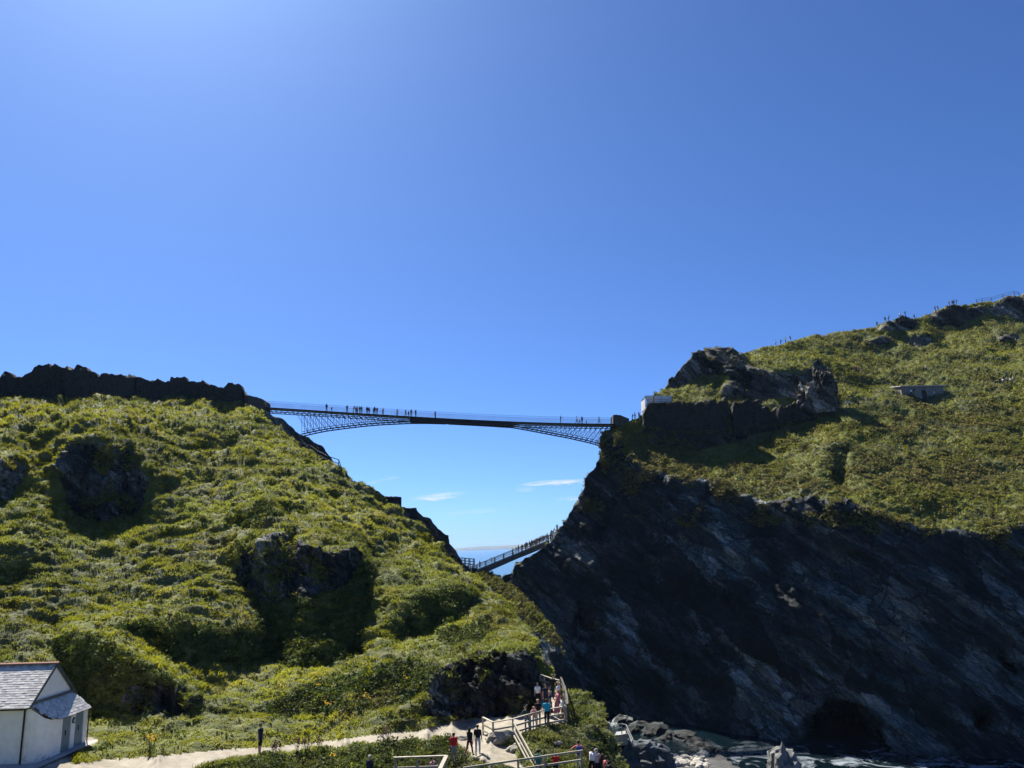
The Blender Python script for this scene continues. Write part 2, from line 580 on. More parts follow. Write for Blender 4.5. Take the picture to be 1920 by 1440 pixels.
# ------------------------------------------------------------------ terrain from slopes
class Layer:
    """A piece of ground solved from known distances (anchors) and slopes (polygons, degrees from level)."""
    def __init__(s, box, anchors, polys, base_slope=26, step=8):
        s.x0, s.x1, s.y0, s.y1 = box
        s.step = step
        nx = int((s.x1 - s.x0) / step) + 1
        ny = int((s.y1 - s.y0) / step) + 1
        X, Y = np.meshgrid(s.x0 + step * np.arange(nx), s.y0 + step * np.arange(ny))
        A = np.asarray(anchors, float)
        ax, ay, al = A[:, 0], A[:, 1], np.log(A[:, 2])
        # thin-plate base
        def U(d2):
            return 0.5 * d2 * np.log(d2 + 1e-9)
        sc = 500.0
        n = len(A)
        d2 = ((ax[:, None] - ax) ** 2 + (ay[:, None] - ay) ** 2) / sc ** 2
        K = U(d2) + np.eye(n) * 0.002
        Q = np.c_[np.ones(n), ax / sc, ay / sc]
        M = np.block([[K, Q], [Q.T, np.zeros((3, 3))]])
        w = np.linalg.solve(M, np.r_[al, 0, 0, 0])
        B = w[n] + w[n + 1] * X / sc + w[n + 2] * Y / sc
        for i in range(n):
            B = B + w[i] * U(((X - ax[i]) ** 2 + (Y - ay[i]) ** 2) / sc ** 2)
        B = np.clip(B, al.min() - 0.15, al.max() + 0.15)
        t = rays(X, Y)[..., 2]
        S = np.full(X.shape, float(base_slope))
        Wt = np.full(X.shape, 0.25)
        for poly, slope, wt in polys:
            m = inside(poly, X, Y)
            S[m] = slope
            Wt[m] = wt
        # vertical edges: row j is above row j+1
        tm = 0.5 * (t[:-1] + t[1:])
        dt = t[:-1] - t[1:]
        ts = np.tan(np.radians(0.5 * (S[:-1] + S[1:])))
        gv = np.clip(dt / np.maximum(ts - tm, 0.09), 0, 0.16)
        wv = 0.5 * (Wt[:-1] + Wt[1:])
        gh = B[:, 1:] - B[:, :-1]
        wh = np.full(gh.shape, 0.10)
        wb = np.full(X.shape, 0.0006)
        wa = np.zeros(X.shape)
        ta = np.zeros(X.shape)
        for x, y, l in zip(ax, ay, al):
            i = int(round((y - s.y0) / step))
            j = int(round((x - s.x0) / step))
            if 0 <= i < ny and 0 <= j < nx:
                wa[i, j] += 1.5
                ta[i, j] = l
        def op(L):
            r = (wb + wa) * L
            dv = wv * (L[:-1] - L[1:])
            r[:-1] += dv
            r[1:] -= dv
            dh = wh * (L[:, 1:] - L[:, :-1])
            r[:, 1:] += dh
            r[:, :-1] -= dh
            return r
        b = wb * B + wa * ta
        b[:-1] += wv * gv
        b[1:] -= wv * gv
        b[:, 1:] += wh * gh
        b[:, :-1] -= wh * gh
        L = B.copy()
        r = b - op(L)
        p = r.copy()
        rs = (r * r).sum()
        for _ in range(700):
            Ap = op(p)
            a = rs / (p * Ap).sum()
            L += a * p
            r -= a * Ap
            rn = (r * r).sum()
            if rn < 1e-12:
                break
            p = r + rn / rs * p
            rs = rn
        s.L = L

    def D(s, px, py):
        u = np.clip((np.asarray(px, float) - s.x0) / s.step, 0, s.L.shape[1] - 1.001)
        v = np.clip((np.asarray(py, float) - s.y0) / s.step, 0, s.L.shape[0] - 1.001)
        i, j = v.astype(int), u.astype(int)
        a, b = v - i, u - j
        L = s.L
        return np.exp((L[i, j] * (1 - b) + L[i, j + 1] * b) * (1 - a) + (L[i + 1, j] * (1 - b) + L[i + 1, j + 1] * b) * a)

    def grid(s, top, ybot, dx, dy, disp, back=(2, 5, 10, 18, 30), backdrop=0.25, push=None):
        """top: silhouette polyline, single valued in x.  disp(pos, px, py, nrm) -> offset along the normal"""
        top = np.asarray(top, float)
        xs = np.arange(top[0, 0], top[-1, 0] + 0.1, dx)
        yt = np.interp(xs, top[:, 0], top[:, 1])
        yb = ybot(xs) if callable(ybot) else np.full(xs.shape, float(ybot))
        nrow = int(max(yb - yt) / dy) + 1
        v = np.linspace(0, 1, nrow)
        PX = np.repeat(xs[None], nrow, 0)
        PY = yb[None] + (yt - yb)[None] * v[:, None]
        D = s.D(PX, PY)
        if push is not None:
            D = D + push(PX, PY)
        W = P(PX, PY, D)
        du = np.gradient(W, axis=1)
        dv = np.gradient(W, axis=0)
        N = np.cross(du, dv)
        N /= np.linalg.norm(N, axis=2)[..., None] + 1e-9
        s.slope = np.degrees(np.arccos(np.clip(N[..., 2], -1, 1)))
        s.N = N
        W = W + N * disp(W, PX, PY, N)[..., None]
        # the ground goes on behind the skyline
        t0 = W[-1]
        dirs = t0 - CAM
        hz = np.hypot(dirs[:, 0], dirs[:, 1])
        u = dirs / hz[:, None]
        rows = [W]
        for d in back:
            q = t0 + u * d
            q[:, 2] -= backdrop * d + 0.008 * d * d
            rows.append(q[None])
        s.W = np.concatenate(rows)
        nb = len(back)
        s.PX = np.concatenate([PX, np.repeat(PX[-1:], nb, 0)])
        s.PY = np.concatenate([PY, np.repeat(PY[-1:], nb, 0)])
        s.N = np.concatenate([N, np.repeat(N[-1:], nb, 0)])
        s.slope = np.concatenate([s.slope, np.repeat(s.slope[-1:] * 0 + 20, nb, 0)])
        s.xs, s.yt, s.yb, s.nrow = xs, yt, yb, nrow
        nr, nc = s.W.shape[:2]
        idx = np.arange(nr * nc).reshape(nr, nc)
        s.F = np.stack([idx[:-1, :-1], idx[:-1, 1:], idx[1:, 1:], idx[1:, :-1]], -1).reshape(-1, 4)
        s.fpx = s.PX.ravel()[s.F].mean(1)
        s.fpy = s.PY.ravel()[s.F].mean(1)
        s.fback = (s.F[:, 3] // nc) >= nrow
        return s

    def at(s, px, py):
        """ground point (with relief) seen at a photo pixel"""
        j = np.clip((px - s.xs[0]) / (s.xs[1] - s.xs[0]), 0, len(s.xs) - 1.001)
        j0 = int(j)
        b = j - j0
        out = 0
        for jj, w in ((j0, 1 - b), (j0 + 1, b)):
            v = np.clip((s.yb[jj] - py) / (s.yb[jj] - s.yt[jj]), 0, 1) * (s.nrow - 1)
            i = min(int(v), s.nrow - 2)
            a = v - i
            out = out + w * ((1 - a) * s.W[i, jj] + a * s.W[i + 1, jj])
        return Vector(out)

    def split(s, lab, spec, attrs):
        """one mesh object for each face label; spec: label -> (name, material, smooth)"""
        W = s.W.reshape(-1, 3)
        res = {}
        for k, (name, m, smooth) in spec.items():
            F = s.F[lab == k]
            if not len(F):
                continue
            used, inv = np.unique(F, return_inverse=True)
            me = np_mesh(name, W[used], inv.reshape(F.shape), smooth, {a: v.ravel()[used] for a, v in attrs.items()})
            res[k] = obj(name, me, m)
        return res


def scatter(layer, n, weight, fmask=None):
    """n random points on the layer's faces: positions, normals, px, py"""
    W = layer.W.reshape(-1, 3)
    F = layer.F
    a, b, c, d = (W[F[:, k]] for k in range(4))
    area = 0.5 * np.linalg.norm(np.cross(c - a, d - b), axis=1)
    cen = (a + b + c + d) / 4
    w = area * weight(layer.fpx, layer.fpy, cen)
    w[layer.fback] *= 0.15
    if fmask is not None:
        w = w * fmask
    cs = np.cumsum(w)
    k = np.searchsorted(cs, rng.random(n) * cs[-1])
    k = np.minimum(k, len(F) - 1)
    u, v = rng.random((2, n, 1))
    p = (a[k] * (1 - u) + b[k] * u) * (1 - v) + (d[k] * (1 - u) + c[k] * u) * v
    nn = np.cross(c - a, d - b)[k]
    nn /= np.linalg.norm(nn, axis=1)[:, None] + 1e-9
    return p, nn, layer.fpx[k], layer.fpy[k]


def unit(a):
    return a / (np.linalg.norm(a, axis=-1, keepdims=True) + 1e-9)


def blades(name, p, nrm, length, width, material, per=3, tone=None, lean=0.6, up=0.7, spread=0.6, wind=(0.5, -0.25, 0)):
    """tufts of grass: each blade a bent strip of two triangles"""
    n = len(p)
    p = np.repeat(p, per, 0)
    nrm = np.repeat(nrm, per, 0)
    L = np.repeat(length, per) * rng.uniform(0.6, 1.25, n * per)
    Wd = np.repeat(width, per) * rng.uniform(0.7, 1.3, n * per)
    m = n * per
    p = p + rng.normal(0, 1, (m, 3)) * np.array([1, 1, 0.15]) * (L * 0.35)[:, None]
    down = nrm * np.array([1, 1, 0.0])
    wv = np.asarray(wind)[None] * (0.6 + 0.8 * fbm(p * 0.12, 2)[:, None])
    d = unit(np.array([0, 0, up])[None] + nrm * 0.35 + down * lean + wv + rng.normal(0, spread * 0.45, (m, 3)))
    side = unit(np.cross(d, rng.normal(0, 1, (m, 3))))
    bend = unit(d + down * 0.9 + wv * 0.8 + np.array([0, 0, -0.25]))
    h = (side.T * Wd * 0.5).T
    mid = p + (d.T * L * 0.55).T
    tip = mid + (bend.T * L * 0.5).T
    base = p - (nrm.T * 0.06).T
    Vv = np.stack([base - h, base + h, mid + h * 0.75, mid - h * 0.75, tip], 1).reshape(-1, 3)
    k = np.arange(m)[:, None] * 5
    F = np.concatenate([k + np.array([[0, 1, 2]]), k + np.array([[0, 2, 3]]), k + np.array([[3, 2, 4]])])
    tint = rng.normal(0.45, 0.12, m) + (0 if tone is None else np.repeat(tone, per))
    tint = np.repeat(np.clip(tint, -0.3, 1.3), 5)
    me = np_mesh(name, Vv, F, False, {'tint': tint})
    return obj(name, me, material)


def leaf_clumps(name, p, nrm, radius, material, per=16, leaf=0.3, flat=0.75):
    """bushy clumps: leaves spread over and inside a squat dome"""
    n = len(p)
    m = n * per
    c = np.repeat(p, per, 0)
    nn = np.repeat(nrm, per, 0)
    r = np.repeat(radius, per)
    q = unit(rng.normal(0, 1, (m, 3)))
    q[:, 2] = np.abs(q[:, 2]) * 1.1 - 0.15
    rad = r * rng.uniform(0.55, 1.08, m)
    pos_ = c + q * rad[:, None] * np.array([1, 1, flat]) + nn * (r * 0.1)[:, None]
    a = unit(q + rng.normal(0, 0.7, (m, 3)) + np.array([0, 0, 0.3]))
    s = unit(np.cross(a, rng.normal(0, 1, (m, 3))))
    b = np.cross(a, s)
    Ls = (r * leaf * rng.uniform(0.7, 1.4, m))[:, None]
    Vv = np.stack([pos_ - b * Ls * 0.9, pos_ + s * Ls * 0.6, pos_ + b * Ls * 0.9, pos_ - s * Ls * 0.6], 1).reshape(-1, 3)
    k = np.arange(m)[:, None] * 4
    F = k + np.array([[0, 1, 2, 3]])
    tint = np.repeat(np.clip(np.repeat(rng.normal(0.5, 0.2, n), per) + rng.normal(0, 0.15, m), 0, 1.1), 4)
    me = np_mesh(name, Vv, F, False, {'tint': tint})
    return obj(name, me, material)


def jitter(px, py, amp, scale=0.03, seed=0.0):
    q = np.stack([px * scale, py * scale, np.full(np.shape(px), seed)], -1)
    return px + amp * 2 * fbm(q, 3), py + amp * 2 * fbm(q + 31.7, 3)


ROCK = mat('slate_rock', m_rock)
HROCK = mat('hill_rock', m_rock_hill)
TURF = mat('turf', m_grass_ground)
PATH = mat('path_gravel', m_path)
GRASS = mat('grass_blades', m_leaf((0.20, 0.20, 0.024), (0.13, 0.15, 0.055), 0.44, (0.27, 0.23, 0.105)))
SHRUB = mat('shrub_leaves', m_leaf((0.12, 0.125, 0.03), (0.14, 0.125, 0.055), 0.38, (0.22, 0.17, 0.08)))
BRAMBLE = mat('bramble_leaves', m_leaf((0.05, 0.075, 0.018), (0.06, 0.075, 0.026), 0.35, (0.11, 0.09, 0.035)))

# ================================================================== mainland hill (with the path at its foot)
ROCKS1 = {
    'a': [(116, 862), (122, 842), (140, 836), (180, 840), (213, 835), (240, 850), (262, 880), (275, 915), (264, 952), (232, 974), (170, 978), (125, 968), (114, 935)],
    'b': [(-160, 862), (0, 866), (24, 870), (46, 892), (38, 922), (10, 938), (-160, 945)],
    'c': [(440, 1072), (452, 1045), (476, 1016), (512, 1004), (548, 1010), (580, 1026), (640, 1040), (672, 1040), (660, 1080), (640, 1108), (600, 1122), (560, 1122), (520, 1136), (492, 1132), (460, 1104)],
    'd': [(795, 1352), (788, 1325), (806, 1296), (832, 1262), (862, 1236), (905, 1226), (950, 1226), (984, 1230), (1001, 1218), (1009, 1236), (1013, 1270), (1010, 1318), (996, 1336), (950, 1344), (900, 1349), (850, 1352)],
    'e': [(232, 1308), (262, 1286), (300, 1282), (345, 1296), (372, 1312), (374, 1332), (330, 1346), (262, 1348), (232, 1336)],
}
BANKS1 = [
    ([(470, 1130), (500, 1120), (560, 1118), (640, 1100), (672, 1045), (700, 1062), (690, 1120), (684, 1180), (690, 1215), (640, 1246), (565, 1262), (500, 1240), (470, 1190)], 72, 2.0),
    ([(205, 1186), (262, 1170), (330, 1168), (420, 1178), (480, 1178), (500, 1238), (445, 1262), (405, 1244), (330, 1244), (300, 1222), (250, 1200)], 66, 2.0),
    ([(96, 1215), (120, 1198), (155, 1196), (205, 1212), (262, 1246), (330, 1286), (372, 1308), (376, 1332), (330, 1346), (250, 1350), (170, 1350), (160, 1310), (130, 1268)], 68, 2.0),
    ([(720, 1184), (760, 1148), (792, 1114), (834, 1104), (880, 1118), (884, 1148), (842, 1176), (790, 1194), (742, 1202)], 68, 2.0),
    ([(470, 1330), (560, 1300), (640, 1275), (720, 1252), (780, 1246), (832, 1256), (806, 1290), (770, 1322), (690, 1336), (600, 1346), (560, 1352)], 44, 1.0),
    ([(600, 1352), (640, 1342), (690, 1338), (690, 1362), (640, 1372), (600, 1368)], 60, 1.2),
    ([(690, 1362), (790, 1330), (800, 1356), (760, 1368)], 66, 1.5),
    ([(355, 820), (390, 816), (412, 838), (405, 862), (372, 862)], 58, 1.0),
    ([(455, 968), (500, 950), (520, 975), (505, 998), (460, 998)], 60, 1.0),
    ([(0, 1030), (40, 1030), (62, 1055), (40, 1080), (0, 1085)], 60, 1.0),
    ([(25, 800), (75, 800), (78, 815), (30, 818)], 56, 1.0),
    ([(145, 808), (235, 803), (240, 820), (180, 826)], 52, 1.0),
    ([(0, 1085), (25, 1090), (40, 1120), (20, 1135), (0, 1135)], 55, 1.0),
    ([(590, 890), (680, 900), (740, 935), (700, 960), (620, 935)], 40, 0.8),
    ([(690, 1110), (760, 1105), (780, 1120), (740, 1160), (695, 1165)], 45, 0.8),
    ([(1085, 1385), (1110, 1372), (1126, 1345), (1134, 1370), (1150, 1402), (1170, 1440), (1178, 1470), (1120, 1470), (1100, 1420)], 62, 1.5),
    ([(820, 1195), (905, 1172), (930, 1190), (900, 1215), (850, 1225)], 55, 1.0),
]
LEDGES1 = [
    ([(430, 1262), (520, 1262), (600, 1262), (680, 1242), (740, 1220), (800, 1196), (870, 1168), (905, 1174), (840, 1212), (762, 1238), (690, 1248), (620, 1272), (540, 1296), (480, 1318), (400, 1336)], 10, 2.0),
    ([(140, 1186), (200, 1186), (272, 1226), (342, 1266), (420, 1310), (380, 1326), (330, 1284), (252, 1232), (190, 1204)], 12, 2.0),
    ([(160, 1352), (380, 1336), (600, 1372), (790, 1366), (500, 1400), (300, 1420), (150, 1430)], 9, 1.0),
    ([(-160, 752), (460, 765), (460, 800), (-160, 790)], 20, 0.5),
    ([(300, 1180), (480, 1175), (490, 1160), (300, 1150)], 20, 0.5),
    ([(400, 1400), (850, 1385), (860, 1440), (400, 1440)], 18, 1.0),
    ([(962, 1385), (1060, 1365), (1100, 1385), (1085, 1430), (1000, 1432)], 16, 1.0),
]
PATHS1 = [
    [(-160, 1448), (0, 1434), (120, 1434), (200, 1425), (300, 1418), (400, 1407), (500, 1400), (580, 1393), (650, 1385), (720, 1375), (790, 1370), (850, 1352), (900, 1347), (955, 1342), (1000, 1334),
     (1008, 1318), (1013, 1298), (1020, 1282), (1046, 1290), (1057, 1310), (1062, 1335), (1058, 1358), (1000, 1371), (962, 1382), (930, 1386), (905, 1388), (850, 1382), (800, 1386), (740, 1388), (660, 1400),
     (600, 1405), (520, 1412), (450, 1421), (400, 1431), (360, 1442), (320, 1475), (-160, 1500)],
    [(848, 1381), (905, 1386), (930, 1392), (958, 1402), (968, 1420), (985, 1445), (905, 1430), (886, 1420), (868, 1402)],
    [(-160, 1405), (112, 1404), (165, 1382), (190, 1386), (172, 1398), (140, 1412), (128, 1436), (-160, 1446)],
]
L1P = BANKS1 + [(ROCKS1[k], 82, 3.0) for k in ROCKS1] + LEDGES1 + [(p, 5, 1.0) for p in PATHS1]
A1 = [(-160, 752, 104), (0, 752, 112), (120, 751, 119), (250, 751, 127), (350, 756, 134), (458, 766, 140), (500, 796, 135), (545, 828, 127), (590, 860, 123), (640, 888, 119), (720, 938, 114),
      (800, 1012, 107), (860, 1072, 101), (900, 1098, 94), (960, 1150, 79), (1000, 1204, 66), (1015, 1236, 64.5), (1045, 1288, 62), (1090, 1306, 60), (1125, 1336, 58), (1150, 1400, 54),
      (300, 1425, 48.2), (487, 1412, 50.8), (650, 1395, 51.5), (800, 1378, 53.2), (850, 1351, 57.2), (920, 1384, 52.5), (955, 1344, 58),
      (1000, 1336, 58.6), (1030, 1300, 61.5), (1055, 1358, 55), (962, 1380, 53), (1000, 1371, 54), (900, 1425, 48.5), (1000, 1438, 47.2), (1087, 1442, 47), (700, 1440, 47), (500, 1440, 47.4),
      (-160, 1500, 42.5), (300, 1500, 42.5), (700, 1500, 42.5), (1150, 1500, 43.5), (1090, 1360, 56),
      (300, 1180, 70), (300, 1345, 56), (550, 1266, 64.5), (550, 1010, 84), (700, 1240, 66), (840, 1190, 70), (100, 1180, 68), (190, 835, 92), (190, 975, 86), (-100, 1180, 64), (400, 900, 101), (700, 1050, 88)]
for q in ((-160, 1425), (-80, 1425), (0, 1425), (47, 1426), (85, 1420), (110, 1407), (140, 1396), (163, 1385), (-120, 1440), (-40, 1440), (40, 1440), (110, 1434), (150, 1416), (0, 1460), (90, 1456)):
    r0 = rays(np.float64(q[0]), np.float64(q[1]))
    A1.append(q + ((18.8 - 30) / r0[2],))
L1 = Layer((-168, 1216, 728, 1528), A1, L1P, base_slope=27)
TOP1 = [(-160, 752), (0, 752), (120, 751), (250, 751), (330, 755), (400, 761), (458, 767), (480, 774), (510, 800), (545, 830), (590, 860), (640, 888), (690, 917), (720, 940), (760, 975), (800, 1014), (840, 1052),
        (862, 1075), (888, 1090), (900, 1098), (930, 1120), (960, 1150), (985, 1180), (1000, 1203), (1008, 1222), (1022, 1244), (1036, 1265), (1046, 1284), (1060, 1305), (1090, 1306), (1114, 1316), (1126, 1336),
        (1136, 1370), (1150, 1400), (1166, 1422), (1176, 1442), (1186, 1470), (1196, 1500)]


def mask_any(polys, px, py, amp=5.0, scale=0.03, seed=0.0):
    jx, jy = jitter(px, py, amp, scale, seed) if amp else (px, py)
    m = np.zeros(np.shape(px), bool)
    for p in polys:
        m |= inside(p, jx, jy)
    return m


def strata(W, freq, tilt=R(42)):
    """coordinates stretched along the dip of the beds"""
    c, s_ = math.cos(tilt), math.sin(tilt)
    a = W[..., 0] * c - W[..., 2] * s_
    b = W[..., 0] * s_ + W[..., 2] * c
    return np.stack([a * 0.22, W[..., 1] * 0.5, b], -1) * freq


def soft(m, k=2):
    m = m.astype(float)
    for _ in range(k):
        m = (m + np.roll(m, 1, 0) + np.roll(m, -1, 0) + np.roll(m, 1, 1) + np.roll(m, -1, 1)) / 5
    return m


def disp1(W, px, py, N):
    rk = soft(mask_any(list(ROCKS1.values()), px, py, 5), 3)
    pt = np.clip(soft(mask_any(PATHS1, px, py, 0) | ((px < 176) & (py > 1300)), 9) * 2.2, 0, 1)
    near = np.clip((W[..., 1] - 45) / 60, 0, 1)
    # terracettes: ripples that run along the slope, over hummocks
    wv = W + 1.4 * np.stack([fbm(W * 0.2 + 5, 2), fbm(W * 0.2 + 9, 2), 0 * W[..., 0]], -1)
    g = fbm(W * np.array([0.13, 0.16, 0.22]), 3, ridged=True) * 2.3 * (0.12 + near) + fbm(wv * np.array([0.32, 0.7, 1.1]), 3, ridged=True) * (0.45 + 0.75 * near) - fbm(W * np.array([0.75, 1.0, 1.2]), 3, ridged=True) * (0.2 + 0.26 * near)
    r = np.round(fbm(strata(W, 0.35), 3) * 5) / 5 * 1.3 + np.round(fbm(W * np.array([0.5, 0.5, 0.15]) + 7, 3) * 4) / 4 * 1.0 + fbm(strata(W, 0.5), 5, ridged=True) * 0.6 + fbm(W * 0.3, 4) * 1.0 + fbm(W * np.array([1.5, 1.5, 0.7]), 4, ridged=True) * 0.7 + fbm(W * 2.4, 2) * 0.16
    return (g * (1 - rk) + r * rk) * (1 - 0.97 * pt)


L1.grid(TOP1, 1505, 2.5, 2.6, disp1)
GROUND1 = np.zeros(len(L1.F), int)
GROUND1[mask_any(PATHS1, L1.fpx, L1.fpy, 0.9, 0.12)] = 1
for k_, key in enumerate(ROCKS1):
    GROUND1[mask_any([ROCKS1[key]], L1.fpx, L1.fpy, 5) & (GROUND1 == 0)] = 2 + k_
GROUND1[L1.fback] = 0
rock1 = np.clip((L1.slope - 62) / 16, 0, 1) * 0.45
rock1 = np.maximum(rock1, soft(mask_any(list(ROCKS1.values()), L1.PX, L1.PY, 5), 1))
parts1 = L1.split(GROUND1, {0: ('hillside', TURF, True), 1: ('path', PATH, True), 2: ('rock_outcrop', HROCK, False), 3: ('rock_outcrop', HROCK, False),
                            4: ('rock_outcrop', HROCK, False), 5: ('rock_outcrop', HROCK, False), 6: ('rock_outcrop', HROCK, False)}, {'rock': rock1})
tag(parts1[0], 'steep grassy mainland hillside', kind='structure')
tag(parts1[1], 'pale gravel path at the foot of the hill', kind='structure')
for k_, lab in {2: 'domed dark rock outcrop with grass cap below the long ruined wall', 3: 'dark rock outcrop cut off at the edge of the grassy hillside',
                4: 'wide dark rock outcrop with lit grassy brow in the middle of the hillside', 5: 'sheer grey rock face rising beside the gravel path and viewing platform',
                6: 'low shaded rock face in the bank behind the white house'}.items():
    if k_ in parts1:
        tag(parts1[k_], lab, 'rock')

# ================================================================== rock ridge behind the hill's shoulder
TOP2 = [(448, 762), (470, 762), (497, 771), (515, 780), (532, 789), (550, 803), (563, 812), (576, 818), (592, 830), (606, 843), (617, 856), (628, 874), (640, 889), (665, 904), (690, 912), (706, 922), (722, 930),
        (742, 931), (752, 934), (754, 949), (778, 954), (786, 965), (806, 975), (818, 990), (838, 1005), (850, 1022), (858, 1036), (863, 1050), (874, 1062), (890, 1078), (905, 1090)]
A2 = [(448, 762, 152), (497, 771, 155), (565, 813, 156), (640, 889, 158), (722, 930, 162), (806, 975, 167), (860, 1040, 171), (905, 1090, 174), (448, 860, 150), (640, 960, 150), (806, 1060, 160), (905, 1130, 168)]
L2 = Layer((440, 912, 744, 1152), A2, [([(430, 700), (930, 700), (930, 1160), (430, 1160)], 70, 1.0)], 70)


def disp_rock(W, px, py, N):
    return fbm(strata(W, 0.4), 5, ridged=True) * 1.1 + fbm(W * 0.3, 4) * 1.3 + fbm(W * 1.3, 3) * 0.35


L2.grid(TOP2, lambda x: np.interp(x, [448, 905], [830, 1150]), 3, 3, disp_rock)
p2 = L2.split(np.zeros(len(L2.F), int), {0: ('rocky_ridge', ROCK, False)}, {'rock': np.ones(L2.PX.shape)})
tag(p2[0], 'dark jagged rock ridge running down behind the grassy shoulder', kind='structure')

# ================================================================== green isthmus slope under the lower footbridge
TOP3 = [(868, 1082), (885, 1082), (898, 1076), (908, 1073), (920, 1074), (932, 1081), (950, 1092), (966, 1104), (985, 1122), (1005, 1143), (1025, 1166), (1040, 1186), (1048, 1204), (1056, 1230), (1068, 1262), (1085, 1300), (1100, 1330), (1120, 1345)]
A3 = [(868, 1082, 172), (920, 1074, 174), (966, 1104, 163), (1005, 1143, 152), (1040, 1186, 145), (1068, 1262, 142), (1120, 1345, 139), (868, 1150, 166), (966, 1180, 158), (1040, 1290, 140), (1100, 1400, 136), (900, 1300, 158)]
L3 = Layer((860, 1132, 1056, 1424), A3, [([(868, 1104), (920, 1104), (1000, 1184), (1040, 1214), (1056, 1225), (1130, 1330), (1130, 1430), (860, 1430)], 76, 1.2)], 38)


def disp3(W, px, py, N):
    return fbm(W * 0.25, 3) * 0.9 + fbm(W * 0.9, 3) * 0.4


L3.grid(TOP3, lambda x: np.interp(x, [868, 1120], [1180, 1420]), 3, 3, disp3)
def strip3(px, py):
    yt = np.interp(px, [t_[0] for t_ in TOP3], [t_[1] for t_ in TOP3])
    return (py - yt < np.interp(px, [868, 920, 1000, 1040, 1052], [20, 30, 44, 26, 0])) & (px < 1052)


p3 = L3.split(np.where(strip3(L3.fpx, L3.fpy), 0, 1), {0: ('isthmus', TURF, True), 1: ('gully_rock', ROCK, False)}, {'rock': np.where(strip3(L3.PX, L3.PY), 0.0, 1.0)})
tag(p3[1], 'dark rock of the gully under the isthmus', kind='structure')
tag(p3[0], 'green slope of the isthmus below the lower footbridge', kind='structure')

# ================================================================== island headland
CLIFF4 = [(930, 1090), (1035, 1010), (1085, 935), (1130, 845), (1146, 812), (1166, 818), (1180, 850), (1205, 885), (1240, 892), (1300, 902), (1340, 902), (1400, 926), (1440, 938), (1500, 930), (1560, 944),
          (1600, 958), (1650, 966), (1700, 986), (1750, 1002), (1790, 994), (1850, 1006), (1920, 988), (2060, 990), (2060, 1520), (930, 1520)]
ROCKS4 = [
    [(1244, 728), (1252, 710), (1266, 698), (1288, 680), (1308, 660), (1372, 658), (1392, 676), (1402, 694), (1386, 714), (1356, 712), (1322, 706), (1290, 716), (1270, 730)],
    [(1352, 744), (1372, 706), (1404, 690), (1440, 694), (1500, 700), (1526, 688), (1532, 742), (1500, 752), (1446, 748), (1420, 764), (1392, 752)],
    [(1206, 802), (1260, 815), (1335, 818), (1400, 808), (1470, 800), (1420, 820), (1350, 842), (1280, 850), (1215, 836)],
    [(1735, 592), (1790, 580), (1840, 574), (1850, 592), (1800, 612), (1760, 616)],
    [(1830, 585), (1880, 562), (1920, 552), (2000, 545), (2000, 590), (1920, 602), (1870, 596)],
    [(1696, 634), (1744, 628), (1752, 646), (1710, 652)],
    [(1622, 640), (1670, 634), (1672, 648), (1626, 652)],
    [(1864, 632), (1915, 626), (1916, 642), (1870, 642)],
    [(1644, 614), (1690, 598), (1722, 602), (1716, 618), (1680, 622), (1646, 622)],
]
GULLY4 = [(1556, 838), (1590, 836), (1594, 898), (1580, 912), (1556, 896)]
CAVES4 = [([(1500, 1432), (1506, 1372), (1520, 1340), (1560, 1322), (1605, 1326), (1640, 1346), (1656, 1390), (1660, 1432)], 20.0),
          ([(1812, 1360), (1820, 1326), (1842, 1320), (1866, 1334), (1858, 1368), (1836, 1376)], 10.0),
          ([(1838, 1222), (1862, 1212), (1906, 1246), (1902, 1262), (1868, 1248)], 4.0),
          ([(1060, 1230), (1085, 1130), (1130, 1180), (1150, 1260), (1180, 1320), (1130, 1330)], 5.0)]
A4 = [(948, 1086, 173), (1035, 1010, 170), (1085, 935, 167), (1130, 845, 162), (1148, 808, 160), (1200, 783, 161), (1228, 742, 168), (1250, 725, 173), (1320, 662, 184), (1400, 662, 194), (1500, 640, 204), (1640, 614, 211),
      (1760, 583, 216), (1920, 552, 218), (2040, 540, 218), (1207, 802, 159.5), (1335, 822, 156), (1460, 802, 159), (1565, 777, 164), (1730, 747, 172), (1900, 722, 173), (1700, 790, 160), (1920, 825, 149),
      (1240, 892, 151), (1300, 902, 145), (1400, 926, 136), (1500, 930, 130), (1560, 944, 127), (1700, 986, 122), (1920, 990, 120), (2040, 990, 120),
      (1130, 1330, 150), (1200, 1300, 147), (1250, 1372, 142), (1300, 1392, 138), (1400, 1396, 131), (1500, 1400, 125), (1700, 1410, 116.5), (1920, 1410, 113.5), (2040, 1400, 113.5), (1000, 1290, 156), (950, 1160, 167),
      (1000, 1150, 164), (1130, 1150, 154), (1300, 1150, 141), (1500, 1150, 127.5), (1700, 1180, 120.5), (1920, 1180, 118.5), (1130, 1000, 158.5), (1200, 960, 153), (1300, 1000, 143.5), (1300, 1480, 135), (1600, 1480, 119), (1920, 1480, 112)]
L4P = [(CLIFF4, 82, 1.6), (GULLY4, 70, 1.5)] + [(p, 64, 1.2) for p in ROCKS4] + [([(1205, 770), (1560, 750), (1560, 775), (1400, 812), (1207, 806)], 75, 1.0)]
L4 = Layer((924, 2044, 524, 1508), A4, L4P, base_slope=32)
